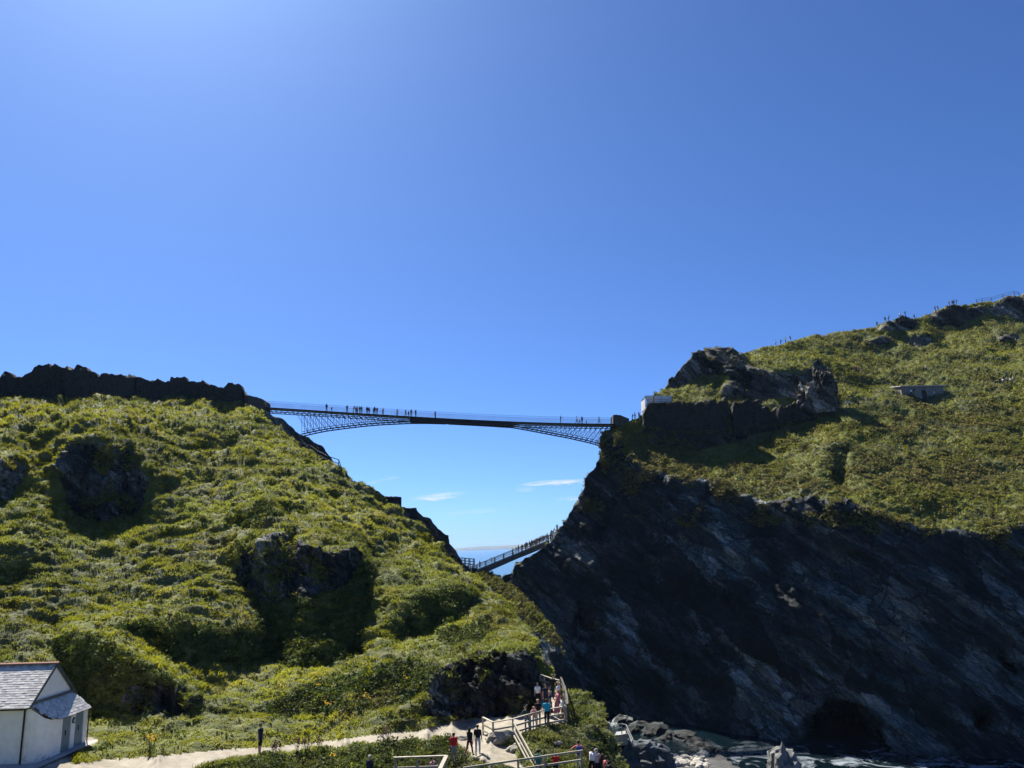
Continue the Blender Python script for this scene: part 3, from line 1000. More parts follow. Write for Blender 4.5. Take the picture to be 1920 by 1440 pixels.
TOP4 = [(940, 1092), (948, 1086), (965, 1074), (972, 1056), (985, 1052), (1000, 1042), (1022, 1024), (1035, 1012), (1046, 992), (1060, 978), (1068, 962), (1076, 946), (1088, 932), (1100, 914), (1106, 896), (1116, 882),
        (1124, 862), (1131, 845), (1138, 828), (1144, 812), (1150, 802), (1166, 799), (1180, 793), (1196, 785), (1206, 778), (1212, 764), (1226, 744), (1238, 735), (1249, 727), (1252, 712), (1264, 701), (1278, 689), (1288, 680),
        (1298, 671), (1305, 664), (1318, 662), (1330, 660), (1348, 659), (1368, 662), (1374, 668), (1384, 664), (1396, 663), (1420, 655), (1450, 650), (1486, 644), (1500, 640), (1520, 633), (1560, 626), (1600, 622),
        (1640, 614), (1656, 607), (1690, 599), (1722, 596), (1742, 588), (1760, 583), (1790, 579), (1830, 572), (1870, 565), (1896, 557), (1920, 552), (2040, 538)]


def disp4(W, px, py, N):
    rk = soft(mask_any([CLIFF4] + ROCKS4, px, py, 7), 3)
    g = fbm(W * 0.10, 3) * 1.6 + fbm(W * 0.4, 3, ridged=True) * 1.0 + fbm(W * 1.2, 2) * 0.35
    r = np.round(fbm(strata(W, 0.10), 4) * 6) / 6 * 2.6 + np.round(fbm(strata(W, 0.33) + 3, 3) * 4) / 4 * 1.0 + fbm(strata(W, 0.13), 4, ridged=True) * 1.8 + fbm(strata(W, 0.5), 4, ridged=True) * 1.3 + fbm(W * 0.07, 3) * 2.2 + fbm(W * 0.5, 4) * 0.45
    edge = np.clip((px - 940) / 90, 0.25, 1)
    return (g * (1 - rk) + r * rk) * np.where(py < 1000, edge, 1.0)


def push4(px, py):
    d = np.zeros(px.shape)
    for poly, depth in CAVES4:
        d += soft(mask_any([poly], px, py, 4), 4) * depth
    d += soft(mask_any([GULLY4], px, py, 2), 3) * 2.5
    return d


L4.grid(TOP4, 1500, 2.7, 2.7, disp4, back=(3, 8, 18, 35, 60), push=push4)
lab4 = np.zeros(len(L4.F), int)
lab4[mask_any([CLIFF4], L4.fpx, L4.fpy, 7)] = 1
lab4[L4.fback] = 0
rock4 = soft(mask_any(ROCKS4, L4.PX, L4.PY, 6), 1) * 0.8
rock4 = np.maximum(rock4, np.clip((L4.slope - 58) / 20, 0, 1) * 0.5)
rock4[mask_any([CLIFF4], L4.PX, L4.PY, 7)] = 1
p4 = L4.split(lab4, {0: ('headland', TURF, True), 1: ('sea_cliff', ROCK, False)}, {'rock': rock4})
tag(p4[0], 'grassy slopes of the island headland', kind='structure')
tag(p4[1], 'dark slate sea cliff of the island headland', kind='structure')
# ================================================================== sea, far coast, beach
SEA_Z = float(P(np.float64(1580), np.float64(1417), np.float64(121.0))[2])
def m_sea(t, o):
    p = pos(t)
    w1 = t.noise(p, 0.35, 4, 0.6)
    w2 = t.noise(p, 1.6, 3, 0.6)
    far = t.noise(strata_vec(t, 0.02, 0.004, 1), 1.0, 5, 0.65)
    h = t.math('ADD', w1, t.math('ADD', t.math('MULTIPLY', w2, 0.4), t.math('MULTIPLY', far, 6.0)))
    fo = t.noise(p, 0.22, 6, 0.7, 1.2)
    foam = t.ramp(fo, (0.50, 0.0), (0.62, 0.7))
    sep = t.add('ShaderNodeSeparateXYZ')
    t.l.new(p, sep.inputs[0])
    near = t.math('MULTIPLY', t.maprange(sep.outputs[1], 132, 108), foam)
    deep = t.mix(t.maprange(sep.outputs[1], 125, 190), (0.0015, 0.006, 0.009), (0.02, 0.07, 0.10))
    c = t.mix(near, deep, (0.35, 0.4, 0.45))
    b = principled(t, o, c, t.math('ADD', t.math('MULTIPLY', near, 0.6), 0.16), h, 0.3, 0.9, spec=0.5)
    b.inputs['IOR'].default_value = 1.33


def sheet(name, xs, ys, zf, material, smooth=True):
    X, Y = np.meshgrid(xs, ys)
    Z = zf(X, Y)
    idx = np.arange(X.size).reshape(X.shape)
    F = np.stack([idx[:-1, :-1], idx[:-1, 1:], idx[1:, 1:], idx[1:, :-1]], -1).reshape(-1, 4)
    return obj(name, np_mesh(name, np.stack([X, Y, Z], -1).reshape(-1, 3), F, smooth), material)


ye = np.r_[-400, -100, np.linspace(0, 400, 30), np.geomspace(440, 45000, 40)]
sea = sheet('sea', np.r_[-45000, -15000, -5000, -1500, -500, -200, -80, 0, 80, 200, 500, 1500, 5000, 15000, 45000], ye, lambda X, Y: np.full_like(X, SEA_Z), mat('sea_water', m_sea))
tag(sea, 'blue sea around the headland', kind='structure')

xs_ = np.linspace(-5200, 5200, 220)
fx = np.stack([xs_ / 900, xs_ * 0, xs_ * 0], -1)
hgt = 62 + 26 * fbm(fx, 4) + np.interp(xs_, [-5200, -1200, -300, 300, 900, 5200], [0, -20, 8, 24, 26, 20])
far = sheet('far_coast', xs_, np.array([13000., 13060., 13400., 14200., 15500.]), lambda X, Y: SEA_Z + np.where(Y < 13030, -2, hgt[None] * np.interp(Y, [13060, 13400, 14200, 15500], [0.45, 0.85, 1.0, 0.7])), mat('far_land', m_plain((0.09, 0.10, 0.06), 0.9, 0.3, 0.004)))
tag(far, 'low hazy coast on the horizon', kind='structure')

# near bank: the slope the photographer stands on, below the frame
def near_z(X, Y):
    z = np.interp(Y, [-30, -1, 0.5, 8, 18, 30, 43.5], [33, 28.5, 28.3, 24.2, 19.0, 16.8, 17.4])
    dropx = np.clip((X - np.interp(Y, [0, 44], [9, 6.0])) / 16, 0, 1)
    return z - dropx ** 1.2 * 16 + 0.3 * fbm(np.stack([X, Y, X * 0], -1) * 0.2, 3)


nb = sheet('near_bank', np.linspace(-60, 24, 90), np.linspace(-30, 43.5, 80), near_z, TURF)
tag(nb, 'grassy bank on the near side of the valley', kind='structure')


def beach_z(X, Y):
    z = np.interp(Y, [60, 92, 100, 112, 124, 140], [SEA_Z + q for q in (5.0, 3.2, 2.2, 1.4, 0.7, -1.5)])
    z = z + np.clip((13 - X) / 8, 0, 1) * 2.0 - np.clip((X - 28) / 9, 0, 1) * 3.6 - np.clip((Y - 120) / 8, 0, 1) * 3.0
    return z + 0.8 * fbm(np.stack([X, Y, X * 0], -1) * 0.45, 5, gain=0.65)


beach = sheet('beach', np.linspace(2, 38, 70), np.linspace(60, 128, 130), beach_z, mat('beach_stone', m_plain((0.06, 0.06, 0.058), 0.9, 0.5, 0.8)))
tag(beach, 'stony beach between the two headlands', kind='structure')


def blob_rock(name, c, size, material, seed, rough=0.22, sub=3, flat=0.3):
    bm = bmesh.new()
    bmesh.ops.create_icosphere(bm, subdivisions=sub, radius=1.0)
    v = np.array([q.co[:] for q in bm.verts])
    v = v * (1 + rough * 2.2 * fbm(v * 1.1 + seed * 9.1, 3)[:, None] + rough * 0.8 * fbm(v * 3.3 + seed * 3.7, 2)[:, None])
    q = np.round(v * 2.2 + fbm(v * 1.7 + seed, 2)[:, None]) / 2.2
    v = v * 0.72 + q * 0.28
    v[:, 2] = np.maximum(v[:, 2], -flat)
    for b, p_ in zip(bm.verts, v * np.array(size)):
        b.co = p_
    me = bpy.data.meshes.new(name)
    bm.to_mesh(me)
    bm.free()
    o = obj(name, me, material, loc=c)
    o.rotation_euler = (0, 0, seed * 1.7)
    return o


BY = np.linspace(60, 128, 40)
BZ = np.array([beach_z(np.full(9, 0.0) + np.linspace(16, 28, 9), np.full(9, y)).mean() for y in BY])
PALE = mat('pale_boulder', m_plain((0.33, 0.31, 0.27), 0.85, 0.3, 0.9, bstr=0.6))
GREYROCK = mat('grey_boulder', m_plain((0.15, 0.15, 0.14), 0.85, 0.5, 0.9, bstr=0.8))
for k_ in range(4):
    pass
bl = []
spots = []
for k_ in range(1500):
    px, py = random.uniform(1185, 1325), random.uniform(1382, 1440)
    lo = np.interp(px, [1185, 1215, 1260, 1325], [1388, 1386, 1394, 1412])
    if py < lo - 4 or py > lo + 46:
        continue
    d = rays(np.float64(px), np.float64(py))
    # where that ray meets the beach
    q = CAM + d * np.linspace(80, 132, 200)[:, None]
    hit = np.nonzero(q[:, 2] <= np.interp(q[:, 1], BY, BZ))[0]
    ok = q[hit[0]] if len(hit) else None
    if ok is None:
        continue
    s_ = random.choice((0.35, 0.45, 0.55, 0.7, 0.95))
    if any((ok[0] - a) ** 2 + (ok[1] - b) ** 2 < ((s_ + c_) * 0.75) ** 2 for a, b, c_ in spots):
        continue
    spots.append((ok[0], ok[1], s_))
    if len(spots) > 74:
        break
protos = []
for k_, (x, y, s_) in enumerate(spots):
    z = float(beach_z(np.array([x]), np.array([y]))[0])
    if len(protos) < 7:
        o = blob_rock('boulder', (x, y, z + 0.1 * s_), (1.0, 0.8, 0.62), PALE, k_ + 1.3, sub=2)
        protos.append(o)
    else:
        o = protos[k_ % 7].copy()
        COL.objects.link(o)
        o.location = (x, y, z + 0.1 * s_)
    o.scale = (s_ * random.uniform(0.8, 1.3), s_ * random.uniform(0.8, 1.2), s_ * random.uniform(0.7, 1.2))
    o.rotation_euler = (0, 0, random.uniform(0, 6.28))
    tag(o, 'pale sunlit boulder strewn on the beach below the cliff', 'boulder', 'pale boulders on the beach')

for k_, (px, py, s_) in enumerate(((1168, 1362, 2.2), (1200, 1368, 1.8), (1232, 1376, 2.4), (1262, 1384, 1.6), (1285, 1390, 2.0), (1215, 1384, 1.3), (1310, 1404, 1.7), (1335, 1412, 1.3), (1245, 1392, 1.2), (1186, 1378, 1.5), (1360, 1420, 1.1), (1300, 1416, 1.0))):
    r0 = rays(np.float64(px), np.float64(py))
    D_ = (SEA_Z + 0.5 - 30) / r0[2]
    q = CAM + r0 * D_
    o = blob_rock('shore_rock', q, (s_ * 1.3, s_, s_ * 0.75), ROCK, k_ + 2.7, 0.28, 3, 0.6)
    tag(o, 'dark wet rock at the foot of the island cliff beyond the pale boulders', 'rock', 'dark rocks along the shore')
d_ = V(1198, 1432, 84)
o = blob_rock('rock_slab', (d_.x, d_.y, d_.z - 0.6), (2.9, 3.8, 3.0), mat('blue_slab', m_plain((0.06, 0.07, 0.078), 0.8, 0.5, 1.2, bstr=1.0)), 4.4, 0.30, 5, 0.9)
tag(o, 'smooth bluish rock slab beside the pale boulders', 'rock')
d_ = V(1466, 1440, 100.5)
o = blob_rock('sea_rock', (d_.x, d_.y, d_.z - 0.5), (2.1, 1.7, 2.9), GREYROCK, 8.2, 0.3, 4, 0.5)
tag(o, 'jagged grey boulder standing alone in the dark water', 'boulder')

# ================================================================== ground cover
def in_any(polys, px, py, amp=0):
    return mask_any(polys, px, py, amp)


g1 = GROUND1 == 0
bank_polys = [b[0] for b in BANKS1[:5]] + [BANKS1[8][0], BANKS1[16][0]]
FRONT = [[(385, 1448), (480, 1426), (600, 1414), (660, 1408), (740, 1397), (800, 1394), (842, 1392), (856, 1406), (874, 1424), (900, 1438), (985, 1452), (1000, 1505), (330, 1505)],
         [(965, 1384), (1000, 1374), (1060, 1362), (1066, 1310), (1100, 1312), (1130, 1370), (1170, 1440), (1190, 1500), (1010, 1500), (985, 1445), (970, 1420)]]
LAWN = [[(140, 1352), (380, 1340), (600, 1370), (500, 1398), (300, 1416), (150, 1428)]]


def w_grass1(px, py, c):
    d = c[:, 1]
    w = (60 / d) ** 1.5 * np.clip(0.75 + 2.4 * fbm(c * np.array([0.55, 0.9, 1.3]), 3), 0.08, 1.8)
    w[in_any(bank_polys, px, py)] *= 0.45
    w[in_any(FRONT[:1], px, py)] *= 0.8
    return w


p_, n_, x_p, y_p = scatter(L1, 112000, w_grass1, g1)
d_ = p_[:, 1]
ln = (0.075 + 0.0017 * d_) * (0.75 + 0.9 * np.clip(fbm(p_ * 0.5, 2) + 0.35, 0, 1))
ln *= np.where(in_any(LAWN, x_p, y_p), 0.55, 1.0)
tone = 0.55 * fbm(p_ * np.array([0.55, 0.9, 1.3]), 3) + 0.7 * fbm(p_ * 0.1 + 40, 2)
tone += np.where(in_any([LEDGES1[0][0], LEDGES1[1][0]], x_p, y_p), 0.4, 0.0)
ln *= np.clip(1.0 + 1.1 * fbm(p_ * np.array([0.55, 0.9, 1.3]), 2), 0.5, 1.6)
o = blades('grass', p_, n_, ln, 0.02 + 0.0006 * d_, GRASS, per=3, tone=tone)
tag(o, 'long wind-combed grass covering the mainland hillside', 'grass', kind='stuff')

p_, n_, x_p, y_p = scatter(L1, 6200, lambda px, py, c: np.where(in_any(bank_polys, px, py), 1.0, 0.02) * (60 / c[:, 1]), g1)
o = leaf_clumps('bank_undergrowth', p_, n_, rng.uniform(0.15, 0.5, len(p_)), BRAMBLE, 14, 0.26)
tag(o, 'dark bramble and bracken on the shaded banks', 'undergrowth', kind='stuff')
p_, n_, x_p, y_p = scatter(L1, 2900, lambda px, py, c: np.where(in_any(FRONT, px, py), 1.0, 0.0), g1)
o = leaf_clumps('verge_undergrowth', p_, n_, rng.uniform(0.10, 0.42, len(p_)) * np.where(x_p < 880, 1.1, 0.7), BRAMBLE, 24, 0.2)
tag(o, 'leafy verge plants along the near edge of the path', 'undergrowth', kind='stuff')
p_, n_, x_p, y_p = scatter(L3, 1800, lambda px, py, c: np.where(strip3(px, py), 1.0, 0.0))
o = leaf_clumps('isthmus_undergrowth', p_, n_, rng.uniform(0.4, 0.9, len(p_)), SHRUB, 14, 0.28)
tag(o, 'low bushes on the isthmus slope under the footbridge', 'undergrowth', kind='stuff')

p_, n_, x_p, y_p = scatter(L1, 2600, lambda px, py, c: np.clip(fbm(c * 0.35 + 8, 3) * 3.0 - 0.15, 0, 1), GROUND1 >= 2)
o = blades('crevice_grass', p_, n_, 0.2 + 0.002 * p_[:, 1], 0.03 + 0.0007 * p_[:, 1], GRASS, per=3)
tag(o, 'grass growing in the cracks of the hillside outcrops', 'grass', kind='stuff')
p_, n_, x_p, y_p = scatter(L4, 3000, lambda px, py, c: np.clip(fbm(c * 0.2 + 3, 3) * 3.0 - 0.2, 0, 1) * (py < np.interp(px, [1130, 1300, 1500, 1920], [960, 990, 985, 1050])), lab4 == 1)
o = leaf_clumps('cliff_plants', p_, n_, rng.uniform(0.2, 0.6, len(p_)), SHRUB, 10, 0.34)
tag(o, 'straggling plants on the ledges of the upper cliff', 'plants', kind='stuff')
g4 = (lab4 == 0)


def w_shrub4(px, py, c):
    w = np.where(py > 780, 1.0, 0.35)
    w = w * np.where(in_any(ROCKS4, px, py), 0.12, 1.0)
    # bushier below and right of the hut, thinner on the open turf above
    w = w * np.where((px > 1640) & (py > 735) & (py < 800), 1.6, 1.0)
    return w * np.clip(0.35 + 2.2 * fbm(c * 0.12, 3), 0.12, 1.5)


p_, n_, x_p, y_p = scatter(L4, 27000, w_shrub4, g4)
o = leaf_clumps('headland_scrub', p_, n_, rng.uniform(0.18, 0.6, len(p_)) ** 1.0, SHRUB, 9, 0.36)
tag(o, 'low scrub and bushes over the island headland', 'scrub', kind='stuff')
p_, n_, x_p, y_p = scatter(L4, 36000, lambda px, py, c: np.where(in_any(ROCKS4, px, py), 0.15, 1.0), g4)
o = blades('headland_grass', p_, n_, rng.uniform(0.3, 0.55, len(p_)), np.full(len(p_), 0.13), GRASS, per=2, tone=0.6 * fbm(p_ * 0.35, 3))
tag(o, 'rough grass over the island headland', 'grass', kind='stuff')
p_, n_, x_p, y_p = scatter(L4, 900, lambda px, py, c: np.where(inside([(1140, 815), (1200, 790), (1300, 840), (1340, 905), (1240, 895), (1190, 930), (1150, 880)], px, py), 1.0, 0.0))
o = leaf_clumps('cliff_top_plants', p_, n_, rng.uniform(0.3, 0.8, len(p_)), SHRUB, 14, 0.3)
tag(o, 'tufts of plants clinging to the top of the dark cliff', 'plants', kind='stuff')

# ================================================================== ruined walls
WALLDARK = mat('slate_masonry', m_wall_stone((0.014, 0.016, 0.016), (0.09, 0.088, 0.075), (0.008, 0.008, 0.008), 2.6))
WALLPALE = mat('grey_masonry', m_wall_stone((0.07, 0.068, 0.06), (0.16, 0.15, 0.13), (0.035, 0.034, 0.03)))


def ruin(name, top, base, Dx, thick, material, rough=0.35, dx=1.8, rows=26, sink=6):
    top, base = np.asarray(top, float), np.asarray(base, float)
    xs = np.arange(base[0, 0], base[-1, 0] + 0.01, dx)
    yt = np.interp(xs, top[:, 0], top[:, 1])
    yb = np.interp(xs, base[:, 0], base[:, 1]) + sink
    D = Dx(xs) if callable(Dx) else np.interp(xs, *zip(*Dx))
    v = np.linspace(0, 1, rows)
    PY = yb[None] + (yt - yb)[None] * v[:, None]
    W = P(np.repeat(xs[None], rows, 0), PY, np.repeat(D[None], rows, 0))
    course = np.floor(W[..., 2] * 2.4 + 0.5 * fbm(W * 0.15, 2))
    stone = np.floor(W[..., 0] * 1.3 + course * 0.37)
    hsh = np.modf(np.abs(np.sin(course * 12.9898 + stone * 78.233) * 43758.5453))[0] - 0.5
    butt = fbm(np.stack([W[..., 0] * 0.22, W[..., 1] * 0.1, W[..., 2] * 0.05], -1), 3, ridged=True)
    n1 = fbm(W * np.array([0.9, 0.9, 2.2]), 4) + 0.9 * fbm(W * np.array([0.3, 0.3, 0.4]), 3) + hsh * 0.55 + butt * 1.1
    W = W + ((fbm(W * 0.55 + 20, 3) + 0.5 * hsh * 1.4 + 0.6 * fbm(W * 1.9, 2)) * rough * 1.2 * v[:, None] ** 3)[..., None] * np.array([0.3, 0, 1.0])
    Wf = W + n1[..., None] * np.array([0.25, -1, 0.12]) * rough
    Wb = W[::-1] + np.array([0, thick, 0]) + (fbm(W[::-1] * 0.8 + 50, 3) * rough)[..., None] * np.array([0.2, 1, 0.1])
    M = np.concatenate([Wf, Wb])
    nr, nc = M.shape[:2]
    idx = np.arange(nr * nc).reshape(nr, nc)
    nxt = np.roll(idx, -1, 0)
    F = np.stack([idx[:, :-1], idx[:, 1:], nxt[:, 1:], nxt[:, :-1]], -1).reshape(-1, 4)
    cap = []
    for c in (0, nc - 1):
        for r in range(rows - 1):
            q = (idx[r, c], idx[r + 1, c], idx[nr - 2 - r, c], idx[nr - 1 - r, c])
            cap.append(q if c else q[::-1])
    return obj(name, np_mesh(name, M.reshape(-1, 3), np.concatenate([F, np.array(cap)]), False), material)


WT = [(-150, 706), (-60, 700), (-10, 712), (0, 711), (3, 700), (12, 695), (20, 700), (26, 708), (40, 706), (58, 698), (62, 690), (72, 685), (90, 684), (110, 687), (125, 691), (132, 692.5), (145, 690), (162, 691.5),
      (170, 698), (186, 706), (190, 703), (196, 699.5), (206, 699), (235, 704), (262, 708), (285, 714), (318, 716), (320, 708.5), (347, 707), (350, 714), (370, 716), (395, 722), (412, 727), (424, 722), (434, 719.5), (450, 722), (453, 732), (459, 742)]
o = ruin('ruined_wall', WT, [(-150, 752), (0, 752), (120, 751), (250, 751), (330, 755), (400, 761), (459, 767)], lambda x: L1.D(x, np.interp(x, [t_[0] for t_ in TOP1], [t_[1] for t_ in TOP1])) + 0.6, 1.6, WALLDARK, 0.45)
tag(o, 'long dark ruined slate wall with broken top along the hill crest', 'wall')
o = ruin('bridge_abutment', [(460, 738), (466, 741), (478, 744), (493, 748), (495.5, 752)], [(460, 766), (495.5, 772)], [(460, 154), (496, 155.5)], 4.5, WALLPALE, 0.08, 1.5, 10, 10)
tag(o, 'squared stone abutment where the high bridge meets the mainland', 'abutment')
o = ruin('bridge_parapet', [(1149.5, 778), (1157, 777), (1165, 778.5), (1172, 782), (1180, 786)], [(1149.5, 795), (1180, 796)], [(1149, 159.2), (1181, 160.2)], 4.2, WALLPALE, 0.10, 1.5, 10, 4)
tag(o, 'low pale stone parapet at the island end of the high bridge', 'parapet')


def d4(x, base):
    return L4.D(x, np.interp(x, [b[0] for b in base], [b[1] for b in base]))


WALLTOPS = []
IB = [(1206, 804), (1260, 820), (1335, 820), (1366, 815)]
o = ruin('curtain_wall', [(1206, 777), (1212, 764), (1222, 760), (1260, 757), (1272, 755), (1300, 755), (1335, 752), (1352, 750.5), (1361, 751), (1366, 757)], IB, lambda x: d4(x, IB) - 1.0, 2.2, WALLDARK, 0.85)
WALLTOPS.append(o)
tag(o, 'dark ruined curtain wall below the white-sheeted scaffold on the island', 'wall')
IB2 = [(1374, 812), (1397, 810), (1460, 800), (1510, 787), (1531, 782)]
o = ruin('curtain_wall', [(1374, 770), (1377, 753), (1388, 750), (1400, 748), (1412, 749), (1420, 752), (1424, 758), (1430, 766), (1452, 769), (1458, 763), (1462, 761), (1485, 760), (1496, 755), (1505, 752), (1518, 753), (1531, 757)], IB2, lambda x: d4(x, IB2) - 1.0, 2.2, WALLDARK, 0.85)
WALLTOPS.append(o)
tag(o, 'notched dark ruined curtain wall next to the tall broken tower stub', 'wall')
q = P(np.float64(1549), np.float64(742), np.float64(L4.D(1549.0, 778.0)) + 0.6)
CRAG = mat('crag_rock', lambda t, o: (lambda ch: principled(t, o, ch[0], 0.85, ch[1], 1.0, 0.5, spec=0.2))(rock_color(t, (0.016, 0.016, 0.013), (0.065, 0.06, 0.048), (0.17, 0.155, 0.125))))
o = blob_rock('rock_pinnacle', q, (2.5, 2.2, 6.1), CRAG, 3.35, 0.34, 5, 0.62)
tag(o, 'ragged rock and masonry pinnacle at the end of the island curtain wall', 'rock')
q = P(np.float64(1520), np.float64(760), np.float64(L4.D(1520.0, 785.0)) + 1.2)
o = blob_rock('rock_shoulder', q, (3.6, 2.4, 4.6), CRAG, 6.1, 0.36, 5, 0.6)
tag(o, 'low rough rock shoulder between the curtain wall and the pinnacle', 'rock')

pts_ = []
for o in WALLTOPS:
    co = np.zeros(len(o.data.vertices) * 3)
    o.data.vertices.foreach_get('co', co)
    co = co.reshape(52, -1, 3)
    row = co[24:29].reshape(-1, 3)
    pts_.append(row[rng.random(len(row)) < np.clip(0.25 + 1.2 * fbm(row * 0.4, 2), 0, 1)])
    foot = co[3:6].reshape(-1, 3) + np.array([0, -0.5, 0.2])
    pts_.append(foot[rng.random(len(foot)) < 0.25])
pts_ = np.concatenate(pts_)
o = leaf_clumps('wall_top_plants', pts_, np.tile([0, 0, 1.0], (len(pts_), 1)), rng.uniform(0.15, 0.5, len(pts_)), SHRUB, 10, 0.34)
tag(o, 'tufts of grass and weeds along the island wall tops and feet', 'plants', kind='stuff')

# stone hut on the island
A = L4.at(1692, 747)
hb = V(1692, 745, 170)
B = V(1771, 741.5, 170.6)
hz = min(hb.z, B.z) - 0.6
ux = Vector((B.x - hb.x, B.y - hb.y, 0))
wid = ux.length
ux.normalize()
uy = Vector((-ux.y, ux.x, 0))
hut = empty('stone_hut', (hb.x, hb.y, hz))
tag(hut, 'small stone hut with sloping slate roof among the island bushes', 'hut')
zb = Vector((0, 0, 1))
HW = 2.9


def hp(a, b, c):
    return Vector((hb.x, hb.y, hz)) + ux * a + uy * b + zb * c


def hbox(m, a0, a1, b0, b1, c0, c1, dz=0.0):
    return m.hexa([hp(a0, b0, c0), hp(a1, b0, c0), hp(a1, b1, c0), hp(a0, b1, c0), hp(a0, b0, c1), hp(a1, b0, c1 + dz), hp(a1, b1, c1 + dz), hp(a0, b1, c1)])


rise = max(0.0, B.z - hb.z)
m = MB()
for a0, a1, c0, c1 in ((0, 4.6, 0, HW), (4.6, 5.7, 2.2, HW), (5.7, 7.2, 0, HW), (7.2, 8.0, 0, 1.2), (7.2, 8.0, 2.1, HW), (8.0, wid, 0, HW)):
    hbox(m, a0, a1, 0, 0.45, c0, c1 + rise * 0.3)
hbox(m, 0, 0.45, 0.45, 3.6, 0, HW + 0.4)
hbox(m, wid - 0.45, wid, 0.45, 3.6, 0, HW + 0.4)
hbox(m, 0.45, wid - 0.45, 3.2, 3.6, 0, HW + 0.6)
m.build('wall', mat('hut_masonry', m_wall_stone((0.26, 0.225, 0.20), (0.46, 0.41, 0.37), (0.14, 0.13, 0.12))), hut)
m = MB()
m.hexa([hp(-0.3, -0.35, HW + rise * 0.3), hp(wid + 0.3, -0.35, HW + rise * 0.3), hp(wid + 0.3, 3.9, HW + 0.75), hp(-0.3, 3.9, HW + 0.75), hp(-0.3, -0.35, HW + 0.2 + rise * 0.3), hp(wid + 0.3, -0.35, HW + 0.2 + rise * 0.3), hp(wid + 0.3, 3.9, HW + 0.95), hp(-0.3, 3.9, HW + 0.95)])
m.build('roof', mat('hut_roof', m_plain((0.42, 0.42, 0.40), 0.7, 0.25, 1.5)), hut)
m = MB()
hbox(m, 4.62, 5.68, 0.3, 0.36, 0, 2.18)
m.build('door', mat('dark_door', m_plain((0.03, 0.03, 0.03))), hut)
m = MB()
hbox(m, 7.22, 7.98, 0.2, 0.25, 1.22, 2.08)
m.build('window', mat('pale_shutter', m_plain((0.35, 0.34, 0.33))), hut)

# scaffold with white sheeting
sc_ = V(1212, 776, 159)
scaf = empty('scaffold_platform', sc_)
tag(scaf, 'scaffold platform wrapped in white sheeting on top of the island wall', 'scaffold')
STEEL = mat('scaffold_tube', m_plain((0.22, 0.22, 0.22), 0.5, 0.15, 4, 0.6))
SHEET = mat('white_sheeting', m_plain((0.62, 0.62, 0.60), 0.7, 0.08, 1.0))
for px, y0, y1, D_ in ((1210, 742, 778, 159), (1226.5, 741, 760, 159.3), (1239.5, 741, 757, 159.6), (1259, 745, 755, 160), (1202.5, 752, 779, 162)):
    MB().tube(V(px, y0, D_), V(px + 0.4, y1 + 3, D_), 0.05).build('pole', STEEL, scaf)
for (xa, ya, Da), (xb, yb_, Db) in (((1209, 742.5, 159), (1240, 741, 159.6)), ((1210, 750, 159), (1260, 748, 160)), ((1210, 754, 159), (1260, 752, 160)), ((1209, 742.5, 159), (1202, 752, 162)), ((1210, 766, 159), (1203, 773, 162))):
    MB().tube(V(xa, ya, Da - 0.1), V(xb, yb_, Db - 0.1), 0.045).build('rail', STEEL, scaf)
MB().hexa([V(1210, 757.6, 158.6), V(1259, 754.5, 159.7), V(1259, 754.5, 163.5), V(1210, 757.6, 163), V(1210, 756.6, 158.6), V(1259, 753.5, 159.7), V(1259, 753.5, 163.5), V(1210, 756.6, 163)]).build('deck', mat('scaffold_board', m_plain((0.16, 0.14, 0.11))), scaf)


def cloth(corners, name, sag=0.0, n=10):
    a, b, c, d = [np.array(q) for q in corners]          # a-b bottom, d-c top
    u = np.linspace(0, 1, n)
    U, W_ = np.meshgrid(u, u)
    q = (a * (1 - U)[..., None] + b * U[..., None]) * (1 - W_)[..., None] + (d * (1 - U)[..., None] + c * U[..., None]) * W_[..., None]
    q[..., 2] -= sag * W_ * np.sin(U * math.pi)
    q[..., 1] += 0.12 * fbm(q * 0.9, 3)
    qb = q + np.array([0.01, 0.03, 0])
    idx = np.arange(n * n).reshape(n, n)
    F = np.stack([idx[:-1, :-1], idx[:-1, 1:], idx[1:, 1:], idx[1:, :-1]], -1).reshape(-1, 4)
    me = np_mesh(name, np.concatenate([q.reshape(-1, 3), qb.reshape(-1, 3)]), np.concatenate([F, F[:, ::-1] + n * n]), True)
    return obj(name, me, SHEET, scaf, world=True)


cloth((V(1212, 776, 159.05), V(1202.5, 779, 162), V(1202, 752, 162), V(1209.5, 744, 159.05)), 'sheet')
cloth((V(1213, 756.5, 159.6), V(1224, 756, 159.8), V(1224, 742.5, 159.8), V(1210, 742.8, 159.6)), 'sheet')
cloth((V(1227, 756, 159.6), V(1240, 755, 159.9), V(1240, 740.5, 159.9), V(1227, 742, 159.6)), 'sheet')
cloth((V(1240, 755, 159.9), V(1259.5, 754, 160.4), V(1257.5, 740, 160.4), V(1240, 740.5, 159.9)), 'sheet', 0.35)
cloth((V(1212, 775, 159), V(1221, 774, 159.4), V(1214, 758, 159.3), V(1211, 758, 159)), 'sheet')
# ================================================================== the high footbridge
BSTEEL = mat('bridge_steel', m_plain((0.022, 0.017, 0.014), 0.55, 0.2, 2.0, 0.3))
WIRE = mat('bridge_wire', m_plain((0.10, 0.10, 0.11), 0.4, 0.1, 2.0, 0.8))
LATTICE = mat('bridge_lattice', m_plain((0.11, 0.085, 0.06), 0.6, 0.2, 2.0))


def bD(px):
    return 156.0 + (px - 495) / 657 * 3.2


_bp = np.polyfit([495, 560, 620, 700, 770, 820, 900, 965, 1060, 1152], [763.4, 767.6, 771.4, 776.6, 780.9, 783.6, 788, 790.8, 793.4, 794.8], 4)


def btop(px):
    return float(np.polyval(_bp, px))


